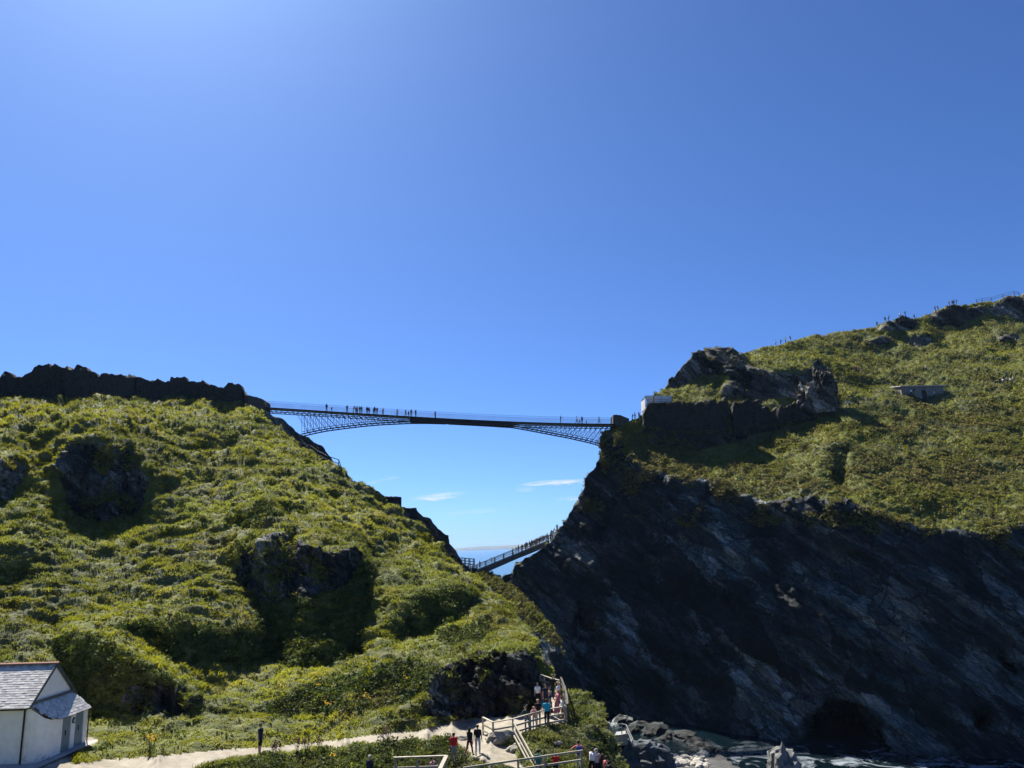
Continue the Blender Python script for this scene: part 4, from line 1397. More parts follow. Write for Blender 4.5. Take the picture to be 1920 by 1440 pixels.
bA, bB = V(495, btop(495), bD(495)), V(1152, btop(1152), bD(1152))
bdir = Vector((bB.x - bA.x, bB.y - bA.y, 0)).normalized()
bacr = Vector((-bdir.y, bdir.x, 0))
BW = 2.4
ARC_L = [(566, 814), (586, 809.6), (606.7, 805.3), (638, 801), (680, 795.9), (711, 793.3), (767, 790.6), (800, 790.6), (836, 791.6)]
ARC_R = [(840, 791.8), (900, 794.8), (962.5, 798.6), (995, 804.6), (1032.5, 811.7), (1070, 818.9), (1107.5, 827.4), (1138, 836)]


def arc(px, tab):
    return float(np.interp(px, [a[0] for a in tab], [a[1] for a in tab]))


def bpt(px, py, side=0.0):
    return V(px, py, bD(px)) + bacr * side


bridge = empty('high_footbridge', bA)
tag(bridge, 'slender dark steel cantilever footbridge high across the gap between the headlands', 'bridge')


def ribbon(name, pts_px, yf, material, w, h, side, dz=0.0):
    """a continuous bar following the bridge"""
    m = MB()
    prev = None
    for px in pts_px:
        q = bpt(px, yf(px), side) + Vector((0, 0, dz))
        if prev is not None:
            m.beam(prev, q, w, h)
        prev = q
    return m.build(name, material, bridge)


DEPTH_PX = 7.2


def bbot(px):
    k = float(np.interp(px, [495, 740, 800, 836, 900, 965, 1010, 1152], [7.6, 6.4, 6.2, 6.6, 6.0, 6.4, 6.0, 5.4]))
    return btop(px) + k


allpx = list(np.arange(492, 1153, 11)) + [1153]
m = MB()
for a, b in zip(allpx[:-1], allpx[1:]):
    q = []
    for dz in (-0.12, 0.0):
        for px, s_ in ((a, 0), (b, 0), (b, BW), (a, BW)):
            q.append(bpt(px, btop(px), s_) + Vector((0, 0, dz)))
    m.hexa(q)
m.build('deck', mat('bridge_deck', m_plain((0.05, 0.05, 0.05))), bridge)
for s_ in (0.0, BW):
    ribbon('top_chord', allpx, btop, BSTEEL, 0.16, 0.2, s_, -0.06)
    ribbon('bottom_chord', allpx, bbot, BSTEEL, 0.14, 0.14, s_)
    m = MB()
    st = 5.2
    px = 497.0
    k_ = 0
    while px + st < 1150:
        a, b = (px, px + st)
        if k_ % 2:
            m.beam(bpt(a, btop(a), s_), bpt(b, bbot(b), s_), 0.07)
        else:
            m.beam(bpt(a, bbot(a), s_), bpt(b, btop(b), s_), 0.07)
        px += st
        k_ += 1
    m.build('deck_lattice', LATTICE, bridge)
    for tab in (ARC_L, ARC_R):
        xs = np.linspace(tab[0][0], tab[-1][0], 26)
        ribbon('arch_chord', xs, lambda p, t_=tab: arc(p, t_), BSTEEL, 0.2, 0.22, s_)
        ribbon('arch_chord', xs, lambda p, t_=tab: max(arc(p, t_) - 4.2 * min(1.0, abs(p - 838) / 130), bbot(p) - 1), BSTEEL, 0.09, 0.09, s_)
    # middle: the chords merge into one plated girder
    m = MB()
    mid = list(np.linspace(768, 962, 18))
    for a, b in zip(mid[:-1], mid[1:]):
        q = []
        for yf in (lambda p: max(arc(p, ARC_L if p < 838 else ARC_R), bbot(p)), btop):
            for px, dd in ((a, -0.05), (b, -0.05), (b, 0.05), (a, 0.05)):
                q.append(bpt(px, yf(px), s_ + dd))
        m.hexa(q)
    m.build('girder_plate', BSTEEL, bridge)
    # hangers and diagonals, each one a part
    for tab, xs, sg in ((ARC_L, np.linspace(566, 762, 19), 1), (ARC_R, np.linspace(1138, 968, 19), -1)):
        for i, px in enumerate(xs):
            top_, bot_ = bpt(px, bbot(px), s_), bpt(px, arc(px, tab), s_)
            if (top_ - bot_).length > 0.25:
                MB().tube(bot_, top_, 0.042, n=5).build('hanger', BSTEEL, bridge)
            for k_ in (1, 2):
                if i + k_ < len(xs):
                    pt = px - sg * 11.0 * (1 if k_ == 2 else 0)
                    a, b = bpt(pt, bbot(pt), s_), bpt(xs[i + (1 if k_ == 2 else 1)], arc(xs[i + 1], tab), s_)
                    if (a - b).length > 0.8:
                        MB().tube(a, b, 0.036, n=5).build('diagonal', BSTEEL, bridge)
# floor beams between the two sides
m = MB()
for px in np.arange(500, 1150, 8):
    m.beam(bpt(px, bbot(px), 0), bpt(px, bbot(px), BW), 0.08, 0.12)
m.build('floor_beams', BSTEEL, bridge)
for s_ in (0.0, BW):
    rl = empty('balustrade', (0, 0, 0))
    rl.parent = bridge
    bal = MB()
    for k_ in range(6):
        hgt_ = 0.22 + k_ * 0.215
        prev = None
        for px in allpx:
            q = bpt(px, btop(px), s_) + Vector((0, 0, hgt_))
            if prev is not None:
                bal.beam(prev, q, 0.022 if k_ < 5 else 0.04)
            prev = q
    bal.build('wires', WIRE, rl)
    bal = MB()
    for px in np.arange(495, 1152, 2.6):
        q = bpt(px, btop(px), s_)
        bal.beam(q, q + Vector((0, 0, 1.28)), 0.013)
    bal.build('uprights', WIRE, rl)

# ================================================================== the lower footbridge
OLDWOOD = mat('dark_timber', m_wood((0.10, 0.085, 0.07)))
GIRD = mat('grey_girder', m_plain((0.075, 0.085, 0.09), 0.7, 0.25, 0.8))


def lD(px):
    return 172.5 - (px - 890) / 140 * 3.0


def lp(px, py, side=0.0):
    return V(px, py, lD(px)) + Vector((0.05, 1, 0)) * side


low = empty('lower_footbridge', lp(892, 1080))
tag(low, 'grey beam footbridge climbing above the sea to the island cliff steps', 'bridge')
GT = lambda x: float(np.interp(x, [889, 1030], [1070.5, 1013.2]))
GB = lambda x: float(np.interp(x, [889, 920, 945, 970, 992, 1030], [1083, 1069.5, 1058.6, 1047.6, 1039, 1023]))
xs = np.linspace(890, 1030, 13)
for s_ in (0.0, 2.0):
    m = MB()
    for a, b in zip(xs[:-1], xs[1:]):
        q = []
        for yf in (GB, GT):
            for px, dd in ((a, -0.12), (b, -0.12), (b, 0.12), (a, 0.12)):
                q.append(lp(px, yf(px), s_ + dd))
        m.hexa(q)
    m.build('girder', GIRD, low)
    for k_, px in enumerate(np.linspace(893, 1029, 9)):
        q = lp(px, GT(px), s_ - (0.17 if s_ == 0 else -0.17))
        MB().beam(q - Vector((0, 0, 0.9)), q + Vector((0, 0, 1.15)), 0.14).build('post', OLDWOOD, low)
    for h_ in (0.12, 0.5, 0.85, 1.12):
        q0, q1 = lp(889, GT(889), s_ - 0.05), lp(1030, GT(1030), s_ - 0.05)
        MB().beam(q0 + Vector((0, 0, h_)), q1 + Vector((0, 0, h_)), 0.09, 0.12).build('rail', mat('pale_timber', m_wood((0.26, 0.23, 0.19))), low)
m = MB()
for a, b in zip(xs[:-1], xs[1:]):
    m.hexa([lp(a, GT(a), 0.13) - Vector((0, 0, .3)), lp(b, GT(b), 0.13) - Vector((0, 0, .3)), lp(b, GT(b), 1.87) - Vector((0, 0, .3)), lp(a, GT(a), 1.87) - Vector((0, 0, .3)),
            lp(a, GT(a), 0.13) - Vector((0, 0, .1)), lp(b, GT(b), 0.13) - Vector((0, 0, .1)), lp(b, GT(b), 1.87) - Vector((0, 0, .1)), lp(a, GT(a), 1.87) - Vector((0, 0, .1))])
m.build('deck', OLDWOOD, low)
MB().hexa([lp(884, 1084, -0.4), lp(892.5, 1086, -0.4), lp(892.5, 1086, 2.4), lp(884, 1084, 2.4), lp(884, 1064, -0.4), lp(892.5, 1066, -0.4), lp(892.5, 1066, 2.4), lp(884, 1064, 2.4)]).build('pier', WALLDARK, low)
# timber landing with railings at the mainland end
land = empty('timber_landing', lp(863, 1076))
tag(land, 'dark timber landing with railings at the foot of the lower footbridge', 'landing')
MB().hexa([lp(861, 1074, -0.3), lp(886, 1076, -0.3), lp(886, 1076, 2.6), lp(861, 1074, 2.6), lp(861, 1072, -0.3), lp(886, 1074, -0.3), lp(886, 1074, 2.6), lp(861, 1072, 2.6)]).build('deck', OLDWOOD, land)
for s_ in (0.0, 2.3):
    for px in (864, 870.5, 879, 887.5):
        MB().beam(lp(px, 1080, s_), lp(px, 1047.5, s_), 0.18).build('post', OLDWOOD, land)
    for dy in (0, 5, 10):
        MB().beam(lp(862, 1046 + dy, s_ - 0.05), lp(888.5, 1048.5 + dy, s_ - 0.05), 0.12).build('rail', OLDWOOD, land)

# ================================================================== fences
PALEWOOD = mat('weathered_timber', m_wood((0.42, 0.375, 0.29)))


def fence(name, label, bases, h, rails, material, w=0.12, rail_w=(0.06, 0.11), tops=None, group=None, sink=0.3):
    b0 = Vector(bases[0])
    o = empty(name, b0)
    tag(o, label, 'fence', group)
    for b in bases:
        b = Vector(b)
        MB().beam(b - Vector((0, 0, sink)), b + Vector((0, 0, h)), w).build('post', material, o)
    for a, b in zip(bases[:-1], bases[1:]):
        a, b = Vector(a), Vector(b)
        out = Vector((0, -(w / 2 + rail_w[0] / 2 + 0.004), 0))
        for r in rails:
            if r >= h:      # a capping rail on the posts
                MB().beam(a + Vector((0, 0, h + 0.03)), b + Vector((0, 0, h + 0.03)), 0.13, 0.055).build('rail', material, o)
            else:
                MB().beam(a + out + Vector((0, 0, r)), b + out + Vector((0, 0, r)), rail_w[0], rail_w[1]).build('rail', material, o)
    return o


g = lambda x, y: L1.at(x, y)
fence('post_and_rail_fence', 'weathered timber fence with a sharp corner around the viewing platform front edge', [g(906, 1378), g(925, 1389), g(962, 1383), g(996, 1374), g(1028, 1367), g(1061, 1359)], 1.08, (0.3, 0.68, 1.08), PALEWOOD)
fence('post_and_rail_fence', 'timber side fence between the viewing platform and the grassy knoll', [g(1065, 1358) , g(1064, 1338), g(1060, 1320), g(1054, 1304)], 1.1, (0.3, 0.7, 1.1), OLDWOOD)
fence('post_and_rail_fence', 'pale timber fence across the top of the platform steps under the grass spur', [g(1013, 1296), g(1022, 1299), g(1036, 1304), g(1050, 1308)], 1.15, (0.18, 0.5, 0.82, 1.15), PALEWOOD)
# handrail going down the steps
hr = empty('stair_handrail', g(963, 1384))
tag(hr, 'pale timber handrail sloping down steps from the viewing platform fence', 'handrail')
ra, rb = V(963, 1355, 52.6), V(1010, 1440, 46.6)
for off, w in ((0, 0.12), (0.42, 0.09), (0.78, 0.09)):
    MB().beam(ra - Vector((0, 0, off)), rb - Vector((0, 0, off)), 0.07, w).build('rail', PALEWOOD, hr)
for f in (0.04, 0.36, 0.68, 0.98):
    q = ra.lerp(rb, f) + Vector((0.1, 0, 0))
    MB().beam(q - Vector((0, 0, 1.35)), q - Vector((0, 0, 0.02)), 0.1).build('post', OLDWOOD, hr)
# nearest fence with people behind it
nf = empty('post_and_rail_fence', V(1023, 1470, 46))
tag(nf, 'long pale two-rail timber fence in front of the teal and red shirts', 'fence')
fa, fb = V(868, 1440.2, 46), V(1093, 1407.6, 45.7)
for off in (0.0, 0.46):
    MB().beam(fa - Vector((0, 0, off)), fb - Vector((0, 0, off)), 0.07, 0.1).build('rail', PALEWOOD, nf)
for f in (0.02, 0.24, 0.46, 0.68, 0.985):
    q = fa.lerp(fb, f) + Vector((0, 0.1, 0))
    MB().beam(q - Vector((0, 0, 1.6)), q - Vector((0, 0, 0.03)), 0.12).build('post', PALEWOOD, nf)
vf = empty('post_and_rail_fence', V(742, 1470, 46.5))
tag(vf, 'short pale timber fence turning a corner among the verge plants', 'fence')
qa, qb, qc = V(738, 1420.5, 46.6), V(837, 1417, 46.4), V(820, 1452, 43.6)
MB().beam(qa, qb, 0.16, 0.06).build('rail', PALEWOOD, vf)
MB().beam(qb, qc, 0.22, 0.06).build('rail', PALEWOOD, vf)
MB().beam(qa - Vector((0, -.02, .55)), qb - Vector((0, -.02, .55)), 0.05, 0.1).build('rail', PALEWOOD, vf)
for f in (0.03, 0.44, 0.86, 0.98):
    q = qa.lerp(qb, f) + Vector((0, 0.06, -0.04))
    MB().beam(q - Vector((0, 0, 1.5)), q, 0.12).build('post', PALEWOOD, vf)
# distant fences
g4_ = lambda x, y: L4.at(x, y)
fence('hilltop_fence', 'thin fence on the skyline rocks at the top of the island', [g4_(1830, 573), g4_(1841, 571), g4_(1860, 567.5), g4_(1881, 563), g4_(1901, 556.5), g4_(1912, 554.5)], 1.35, (0.75, 1.3), BSTEEL, 0.1, (0.06, 0.07))
fence('path_fence', 'wire fence along the island path below the stone hut', [g4_(x, y) for x, y in ((1500, 782), (1545, 782), (1590, 780), (1632, 779), (1675, 784), (1718, 790), (1760, 798), (1805, 808), (1850, 815), (1910, 824))], 1.1, (0.35, 0.7, 1.05), OLDWOOD, 0.1, (0.05, 0.05))
fence('ridge_fence', 'post and rail fence descending the edge of the mainland hill', [g(x, y) for x, y in ((562, 845), (578, 855), (596, 866), (612, 877), (628, 886), (640, 892))], 1.1, (0.5, 1.05), OLDWOOD, 0.12)
# iron stair down to the beach
st = empty('beach_stair', V(1150, 1382, 84))
tag(st, 'small grey metal stair landing above the beach rocks', 'stair')
IRON = mat('grey_iron', m_plain((0.24, 0.24, 0.23), 0.6, 0.2, 3, 0.3))
MB().hexa([V(1152, 1381, 83), V(1176, 1378, 83), V(1174, 1372, 86), V(1156, 1374, 86), V(1152, 1379, 83), V(1176, 1376, 83), V(1174, 1370, 86), V(1156, 1372, 86)]).build('landing', IRON, st)
for px, y0, y1, D_ in ((1151, 1360, 1382, 83), (1166, 1357, 1378, 83.5), (1174, 1359, 1378, 83), (1186, 1388, 1400, 80.5), (1180, 1372, 1388, 82), (1135, 1350, 1380, 86), (1143, 1352, 1380, 85)):
    MB().tube(V(px, y0, D_), V(px, y1, D_), 0.05).build('post', IRON, st)
for (a, b, D0), (c, d, D1) in (((1134, 1351, 86), (1151, 1360, 83)), ((1151, 1360, 83), (1166, 1357, 83.5)), ((1166, 1357, 83.5), (1174, 1359, 83)), ((1174, 1359, 83), (1187, 1387, 80.5)), ((1151, 1367, 83), (1166, 1364, 83.5)), ((1166, 1364, 83.5), (1174, 1366, 83)), ((1174, 1366, 83), (1187, 1394, 80.5))):
    MB().tube(V(a, b, D0), V(c, d, D1), 0.045).build('rail', IRON, st)
MB().hexa([V(1150, 1400, 83.2), V(1178, 1396, 83.2), V(1176, 1396, 86.5), V(1154, 1400, 86.5), V(1152, 1380.6, 83.2), V(1176, 1377.6, 83.2), V(1174, 1372, 86.5), V(1156, 1374, 86.5)]).build('base', mat('stair_base', m_plain((0.28, 0.26, 0.23))), st)

# rocks by the path
for px, py, s_, k_ in ((946, 1392, (1.15, 0.5, 0.55), 2.2), (866, 1386, (0.45, 0.3, 0.22), 3.1), (962, 1408, (0.5, 0.4, 0.3), 5.1), (970, 1402, (0.35, 0.3, 0.2), 6.1), (1046, 1402, (0.3, 0.2, 0.15), 7.7)):
    q = g(px, py)
    o = blob_rock('path_stone', q, s_, mat('path_stone', m_plain((0.26, 0.24, 0.20), 0.85, 0.4, 2.0, bstr=0.6)), k_, 0.2, 3, 0.4)
    o.rotation_euler = (0, 0, 0.3)
    tag(o, {946: 'long pale kerb boulder under the corner of the platform fence', 866: 'flat pale stone at the path edge behind the red jacket', 962: 'broken pale stone at the side of the trodden trail', 970: 'small stone against the broken stone by the trail', 1046: 'small pale stone in the grass beside the long two-rail fence'}[px], 'stone')

# ================================================================== the white house
hz0 = 18.82
house = empty('white_house', (-31, 47, hz0))
tag(house, 'white rendered house with slate roof and grey doors beside the path', 'house')


def m_render(t, o):
    tc = pos(t)
    n = t.noise(tc, 1.6, 6, 0.65)
    sep = t.add('ShaderNodeSeparateXYZ')
    t.l.new(tc, sep.inputs[0])
    c = t.ramp(n, (0.3, (0.76, 0.73, 0.68)), (0.6, (0.86, 0.84, 0.79)))
    d = t.math('MULTIPLY', t.maprange(sep.outputs[2], hz0 + 0.7, hz0), t.ramp(t.noise(tc, 3.5, 5, 0.7), (0.5, 0.0), (0.68, 0.7)))
    c = t.mix(d, c, (0.09, 0.085, 0.07))
    principled(t, o, c, 0.85, t.noise(tc, 25, 4, 0.6), 0.25, 0.01, spec=0.15)


RENDER = mat('white_render', m_render)


def m_slate(t, o):
    gi = t.add('ShaderNodeNewGeometry')
    r = gi.outputs['Random Per Island']
    n = t.noise(pos(t), 5.0, 4, 0.6)
    c = t.ramp(t.math('ADD', t.math('MULTIPLY', r, 0.7), t.math('MULTIPLY', n, 0.3)), (0.1, (0.30, 0.29, 0.27)), (0.5, (0.47, 0.45, 0.415)), (0.9, (0.62, 0.60, 0.55)))
    principled(t, o, c, 0.36, n, 0.3, 0.01, spec=0.9)


SLATE = mat('roof_slate', m_slate)
XG, XL = -28.1, -40.0
YF, YR_ = 46.95, 51.2
YM = (YF + YR_) / 2
ZE, ZR = hz0 + 3.15, hz0 + 5.1
# front wall and gable
MB().box(((XL + XG - 0.3) / 2, YF + 0.2, hz0 + 1.4), (XG - 0.3 - XL, 0.4, 3.4)).build('wall', RENDER, house)
m = MB()
m.add([(XG, YF, hz0 - 0.3), (XG, YR_, hz0 - 0.3), (XG, YR_, ZE), (XG, YM, ZR - 0.05), (XG, YF, ZE), (XG - 0.3, YF, hz0 - 0.3), (XG - 0.3, YR_, hz0 - 0.3), (XG - 0.3, YR_, ZE), (XG - 0.3, YM, ZR - 0.05), (XG - 0.3, YF, ZE)],
      [(0, 1, 2, 3, 4), (9, 8, 7, 6, 5), (0, 4, 9, 5), (1, 6, 7, 2), (2, 7, 8, 3), (3, 8, 9, 4)])
m.build('gable', RENDER, house)
MB().box(((XL + XG - 0.3) / 2, YR_ - 0.2, hz0 + 1.4), (XG - 0.3 - XL, 0.4, 3.4)).build('wall', RENDER, house)


def slates(name, o, e, up, length, run, w=0.26, gauge=0.17, clip=None, parent=None):
    """courses of slates: o = eave corner, e = unit along the eave, up = unit up the slope"""
    n = e.cross(up).normalized()
    if n.z < 0:
        n = -n
    m = MB()
    rows = int(run / gauge)
    for r in range(rows):
        x = -random.random() * w
        while x < length:
            ww = w * random.uniform(0.85, 1.15)
            a, b = max(0, x), min(length, x + ww - 0.008)
            x += ww
            if b - a < 0.05:
                continue
            y0 = r * gauge + random.uniform(-0.008, 0.008)
            y1 = min(run, y0 + gauge * 1.6)
            if clip and not clip((a + b) / 2, (y0 + y1) / 2):
                continue
            l0 = 0.022 + random.uniform(0, 0.012)
            q = [o + e * a + up * y0, o + e * b + up * y0, o + e * b + up * y1, o + e * a + up * y1]
            m.hexa([q[0] + n * (l0 - 0.014), q[1] + n * (l0 - 0.014), q[2] + n * 0.001, q[3] + n * 0.001, q[0] + n * l0, q[1] + n * l0, q[2] + n * 0.012, q[3] + n * 0.012])
    ob = m.build(name, SLATE, parent)
    tag(ob, kind='stuff')
    return ob


roof = empty('roof', (0, 0, 0))
roof.parent = house
sl = Vector((0, YM - YF + 0.25, ZR - ZE + 0.12))
run = sl.length
sl.normalize()
for sgn in (1, -1):
    yy = YF - 0.25 if sgn == 1 else YR_ + 0.25
    up = Vector((0, sl.y * sgn, sl.z))
    o0 = Vector((XL, yy, ZE - 0.12))
    nn = Vector((0, -sl.z * sgn, sl.y))
    ln_ = XG + 0.12 - XL
    m = MB()
    a, b, c, d = o0, o0 + Vector((ln_, 0, 0)), o0 + Vector((ln_, 0, 0)) + up * run, o0 + up * run
    lo = [q - nn * 0.08 for q in (a, b, c, d)]
    m.hexa(lo + [a, b, c, d] if sgn == 1 else lo[::-1] + [d, c, b, a])
    m.build('boarding', mat('roof_board', m_plain((0.09, 0.09, 0.09))), roof)
    slates('slates', o0, Vector((1, 0, 0)), up, ln_, run, parent=roof)
TERRA = mat('terracotta', m_plain((0.26, 0.12, 0.085), 0.8, 0.3, 3.0))
tile_me = None
x = XL
while x < XG + 0.1:
    m = MB()
    vs, fs = [], []
    for xx in (0, 0.44):
        for k_ in range(7):
            an = math.pi * (0.12 + 0.76 * k_ / 6)
            for rr in (0.17, 0.14):
                vs.append((xx, math.cos(an) * rr, math.sin(an) * rr - 0.07))
    for k_ in range(6):
        i = 2 * k_
        fs += [(i, i + 14, i + 16, i + 2), (i + 1, i + 3, i + 17, i + 15)]
        fs += [(i, i + 2, i + 3, i + 1), (i + 14, i + 15, i + 17, i + 16)]
    m.add(vs, fs)
    if tile_me is None:
        tile_me = m.mesh('ridge_tile')
        tile_me.materials.append(TERRA)
    t_ = bpy.data.objects.new('ridge_tile', tile_me)
    link(t_, roof)
    t_.location = Vector((x, YM, ZR + 0.02)) - house.location
    x += 0.45
# outshot with rounded corner: plan of its wall
plan = [(-28.34, 46.9), (-28.0, 46.95), (-27.72, 47.12), (-27.52, 47.5), (-27.45, 48.1), (-27.43, 48.8), (-27.42, 49.05)]
zt0, zt1 = ZE - 0.05, hz0 + 2.02
m = MB()
hs_ = np.interp(np.arange(len(plan)), [0, 1.5, 3, 4, 6], [ZE - 0.12, ZE - 0.35, ZE - 0.85, ZE - 1.05, zt1])
for i in range(len(plan) - 1):
    (x0, y0), (x1, y1) = plan[i], plan[i + 1]
    m.hexa([(x0, y0, hz0 - .3), (x1, y1, hz0 - .3), (XG + 0.002, y1 + 0.001, hz0 - .3), (XG + 0.002, y0 + 0.001, hz0 - .3), (x0, y0, hs_[i]), (x1, y1, hs_[i + 1]), (XG + 0.002, y1 + 0.001, hs_[i + 1] + 0.2), (XG + 0.002, y0 + 0.001, hs_[i] + 0.05)])
ob = m.build('rounded_wall', RENDER, house)
XD = -27.42
dwalls = [(49.05, 49.2), (50.15, 50.6), (51.55, 51.95)]
m = MB()
for a, b in dwalls:
    m.box((XD - 0.25, (a + b) / 2, hz0 + 0.85), (0.5, b - a, 2.2))
m.box((XD - 0.25, 50.5, hz0 + 2.0), (0.5, 2.9, 0.1))
m.build('door_wall', RENDER, house)
DOOR = mat('grey_paint', m_plain((0.20, 0.235, 0.25), 0.55, 0.12, 2.0))
for a, b in ((49.2, 50.15), (50.6, 51.55)):
    dr = empty('door', (0, 0, 0))
    dr.parent = house
    for k_ in range(5):
        w_ = (b - a) / 5
        MB().box((XD - 0.09, a + w_ * (k_ + 0.5), hz0 + 0.97), (0.05, w_ - 0.012, 1.95)).build('plank', DOOR, dr)
    MB().box((XD - 0.04, a + 0.46, hz0 + 1.05), (0.04, 0.03, 0.28)).build('handle', mat('black_iron', m_plain((0.015, 0.015, 0.016), 0.5)), dr)
# lean-to roof
ea = Vector((-27.22, 48.2, hz0 + 2.02))
ta = Vector((XG + 0.02, 46.95, ZE + 0.0))
e = Vector((0, 1, 0))
upl = Vector((ta.x - ea.x, 0, ta.z - ea.z))
rl_ = upl.length
upl.normalize()
m = MB()
nn = e.cross(upl).normalized()
nn = nn if nn.z > 0 else -nn
crv = [(46.9, 1.0), (47.2, 0.72), (47.6, 0.4), (48.2, 0.12), (48.8, 0.0)]
pts = [Vector((ea.x, y, ea.z)) + upl * (rl_ * f) for y, f in crv] + [Vector((ea.x, 52.0, ea.z)), Vector((ea.x, 51.3, ea.z)) + upl * rl_]
n_p = len(pts)
m.add([p - nn * 0.06 for p in pts] + pts, [tuple(range(n_p))[::-1], tuple(range(n_p, 2 * n_p))] + [(i, (i + 1) % n_p, n_p + (i + 1) % n_p, n_p + i) for i in range(n_p)])
lean = empty('lean_to_roof', (0, 0, 0))
lean.parent = house
m.build('boarding', MATS['roof_board'], lean)
slates('slates', Vector((ea.x, 46.9, ea.z)), e, upl, 5.1, rl_, clip=lambda a, y: y / rl_ > np.interp(a + 46.9, [c[0] for c in crv], [c[1] for c in crv]) and a < 5.1 - 0.7 * y / rl_, parent=lean)
MB().box((XG + 0.06, 49.1, ZE + 0.06), (0.1, 4.2, 0.14)).build('flashing', mat('lead', m_plain((0.10, 0.11, 0.12), 0.5)), lean)
BLACK = mat('black_plastic', m_plain((0.012, 0.012, 0.013), 0.4))
MB().box(((XL + XG) / 2 - 0.1, YF - 0.32, ZE - 0.17), (XG - XL + 0.2, 0.12, 0.1)).build('gutter', BLACK, house)
MB().tube((-28.33, YF - 0.1, ZE - 0.15), (-28.35, YF - 0.1, hz0), 0.05, n=8).build('downpipe', BLACK, house)
MB().tube((XD + 0.05, 52.0, hz0), (XD + 0.05, 52.0, hz0 + 2.0), 0.04, n=8).build('downpipe', BLACK, house)
MB().tube((XD + 0.003, 50.375, hz0 + 1.6), (XD + 0.06, 50.375, hz0 + 1.6), 0.17, n=16).build('lamp_rim', BLACK, house)
MB().tube((XD + 0.06, 50.375, hz0 + 1.6), (XD + 0.08, 50.375, hz0 + 1.6), 0.115, n=16).build('lamp_glass', mat('lamp_glass', m_plain((0.45, 0.47, 0.5), 0.3, 0.1)), house)
for sgn, yy in ((1, YF - 0.25), (-1, YR_ + 0.25)):
    up = Vector((0, sl.y * sgn, sl.z))
    p0 = Vector((XG + 0.13, yy, ZE - 0.14))
    MB().beam(p0, p0 + up * run, 0.04, 0.16).build('bargeboard', mat('barge', m_plain((0.07, 0.075, 0.08))), house)
# concrete apron in front of the doors
ap = []
for px, py in ((96, 1437), (113, 1408), (166, 1384), (184, 1386), (136, 1412), (128, 1436)):
    ap.append(px)
pl = sheet('concrete_apron', np.linspace(-40, -26.75, 20), np.linspace(45.6, 52.2, 20), lambda X, Y: hz0 + 0.03 + 0 * X, mat('concrete', m_plain((0.33, 0.32, 0.30), 0.9, 0.15, 1.2)))
tag(pl, 'concrete apron around the white house', kind='structure')
# ================================================================== people
def capsule(p0, r0, p1, r1, n=10, k=4):
    p0, p1 = Vector(p0), Vector(p1)
    z = (p1 - p0)
    z = z.normalized() if z.length > 1e-6 else Vector((0, 0, 1))
    up = Vector((0, 0, 1)) if abs(z.z) < 0.9 else Vector((0, 1, 0))
    x = up.cross(z).normalized()
    y = z.cross(x)
    rings = []
    for i in range(k + 1):
        a = math.pi / 2 * (i / k - 1)
        rings.append((p0 + z * math.sin(a) * r0, math.cos(a) * r0))
    for i in range(k + 1):
        a = math.pi / 2 * i / k
        rings.append((p1 + z * math.sin(a) * r1, math.cos(a) * r1))
    vs, fs = [], []
    for c, r in rings:
        r = max(r, 1e-4)
        for j in range(n):
            an = 2 * math.pi * j / n
            vs.append(c + (x * math.cos(an) + y * math.sin(an)) * r)
    m = len(rings)
    for i in range(m - 1):
        for j in range(n):
            fs.append((i * n + j, i * n + (j + 1) % n, (i + 1) * n + (j + 1) % n, (i + 1) * n + j))
    fs.append(tuple(range(n - 1, -1, -1)))
    fs.append(tuple(range((m - 1) * n, m * n)))
    return vs, fs


SLOTS = ('skin', 'top', 'bottom', 'shoe', 'hair', 'sleeve', 'shin')


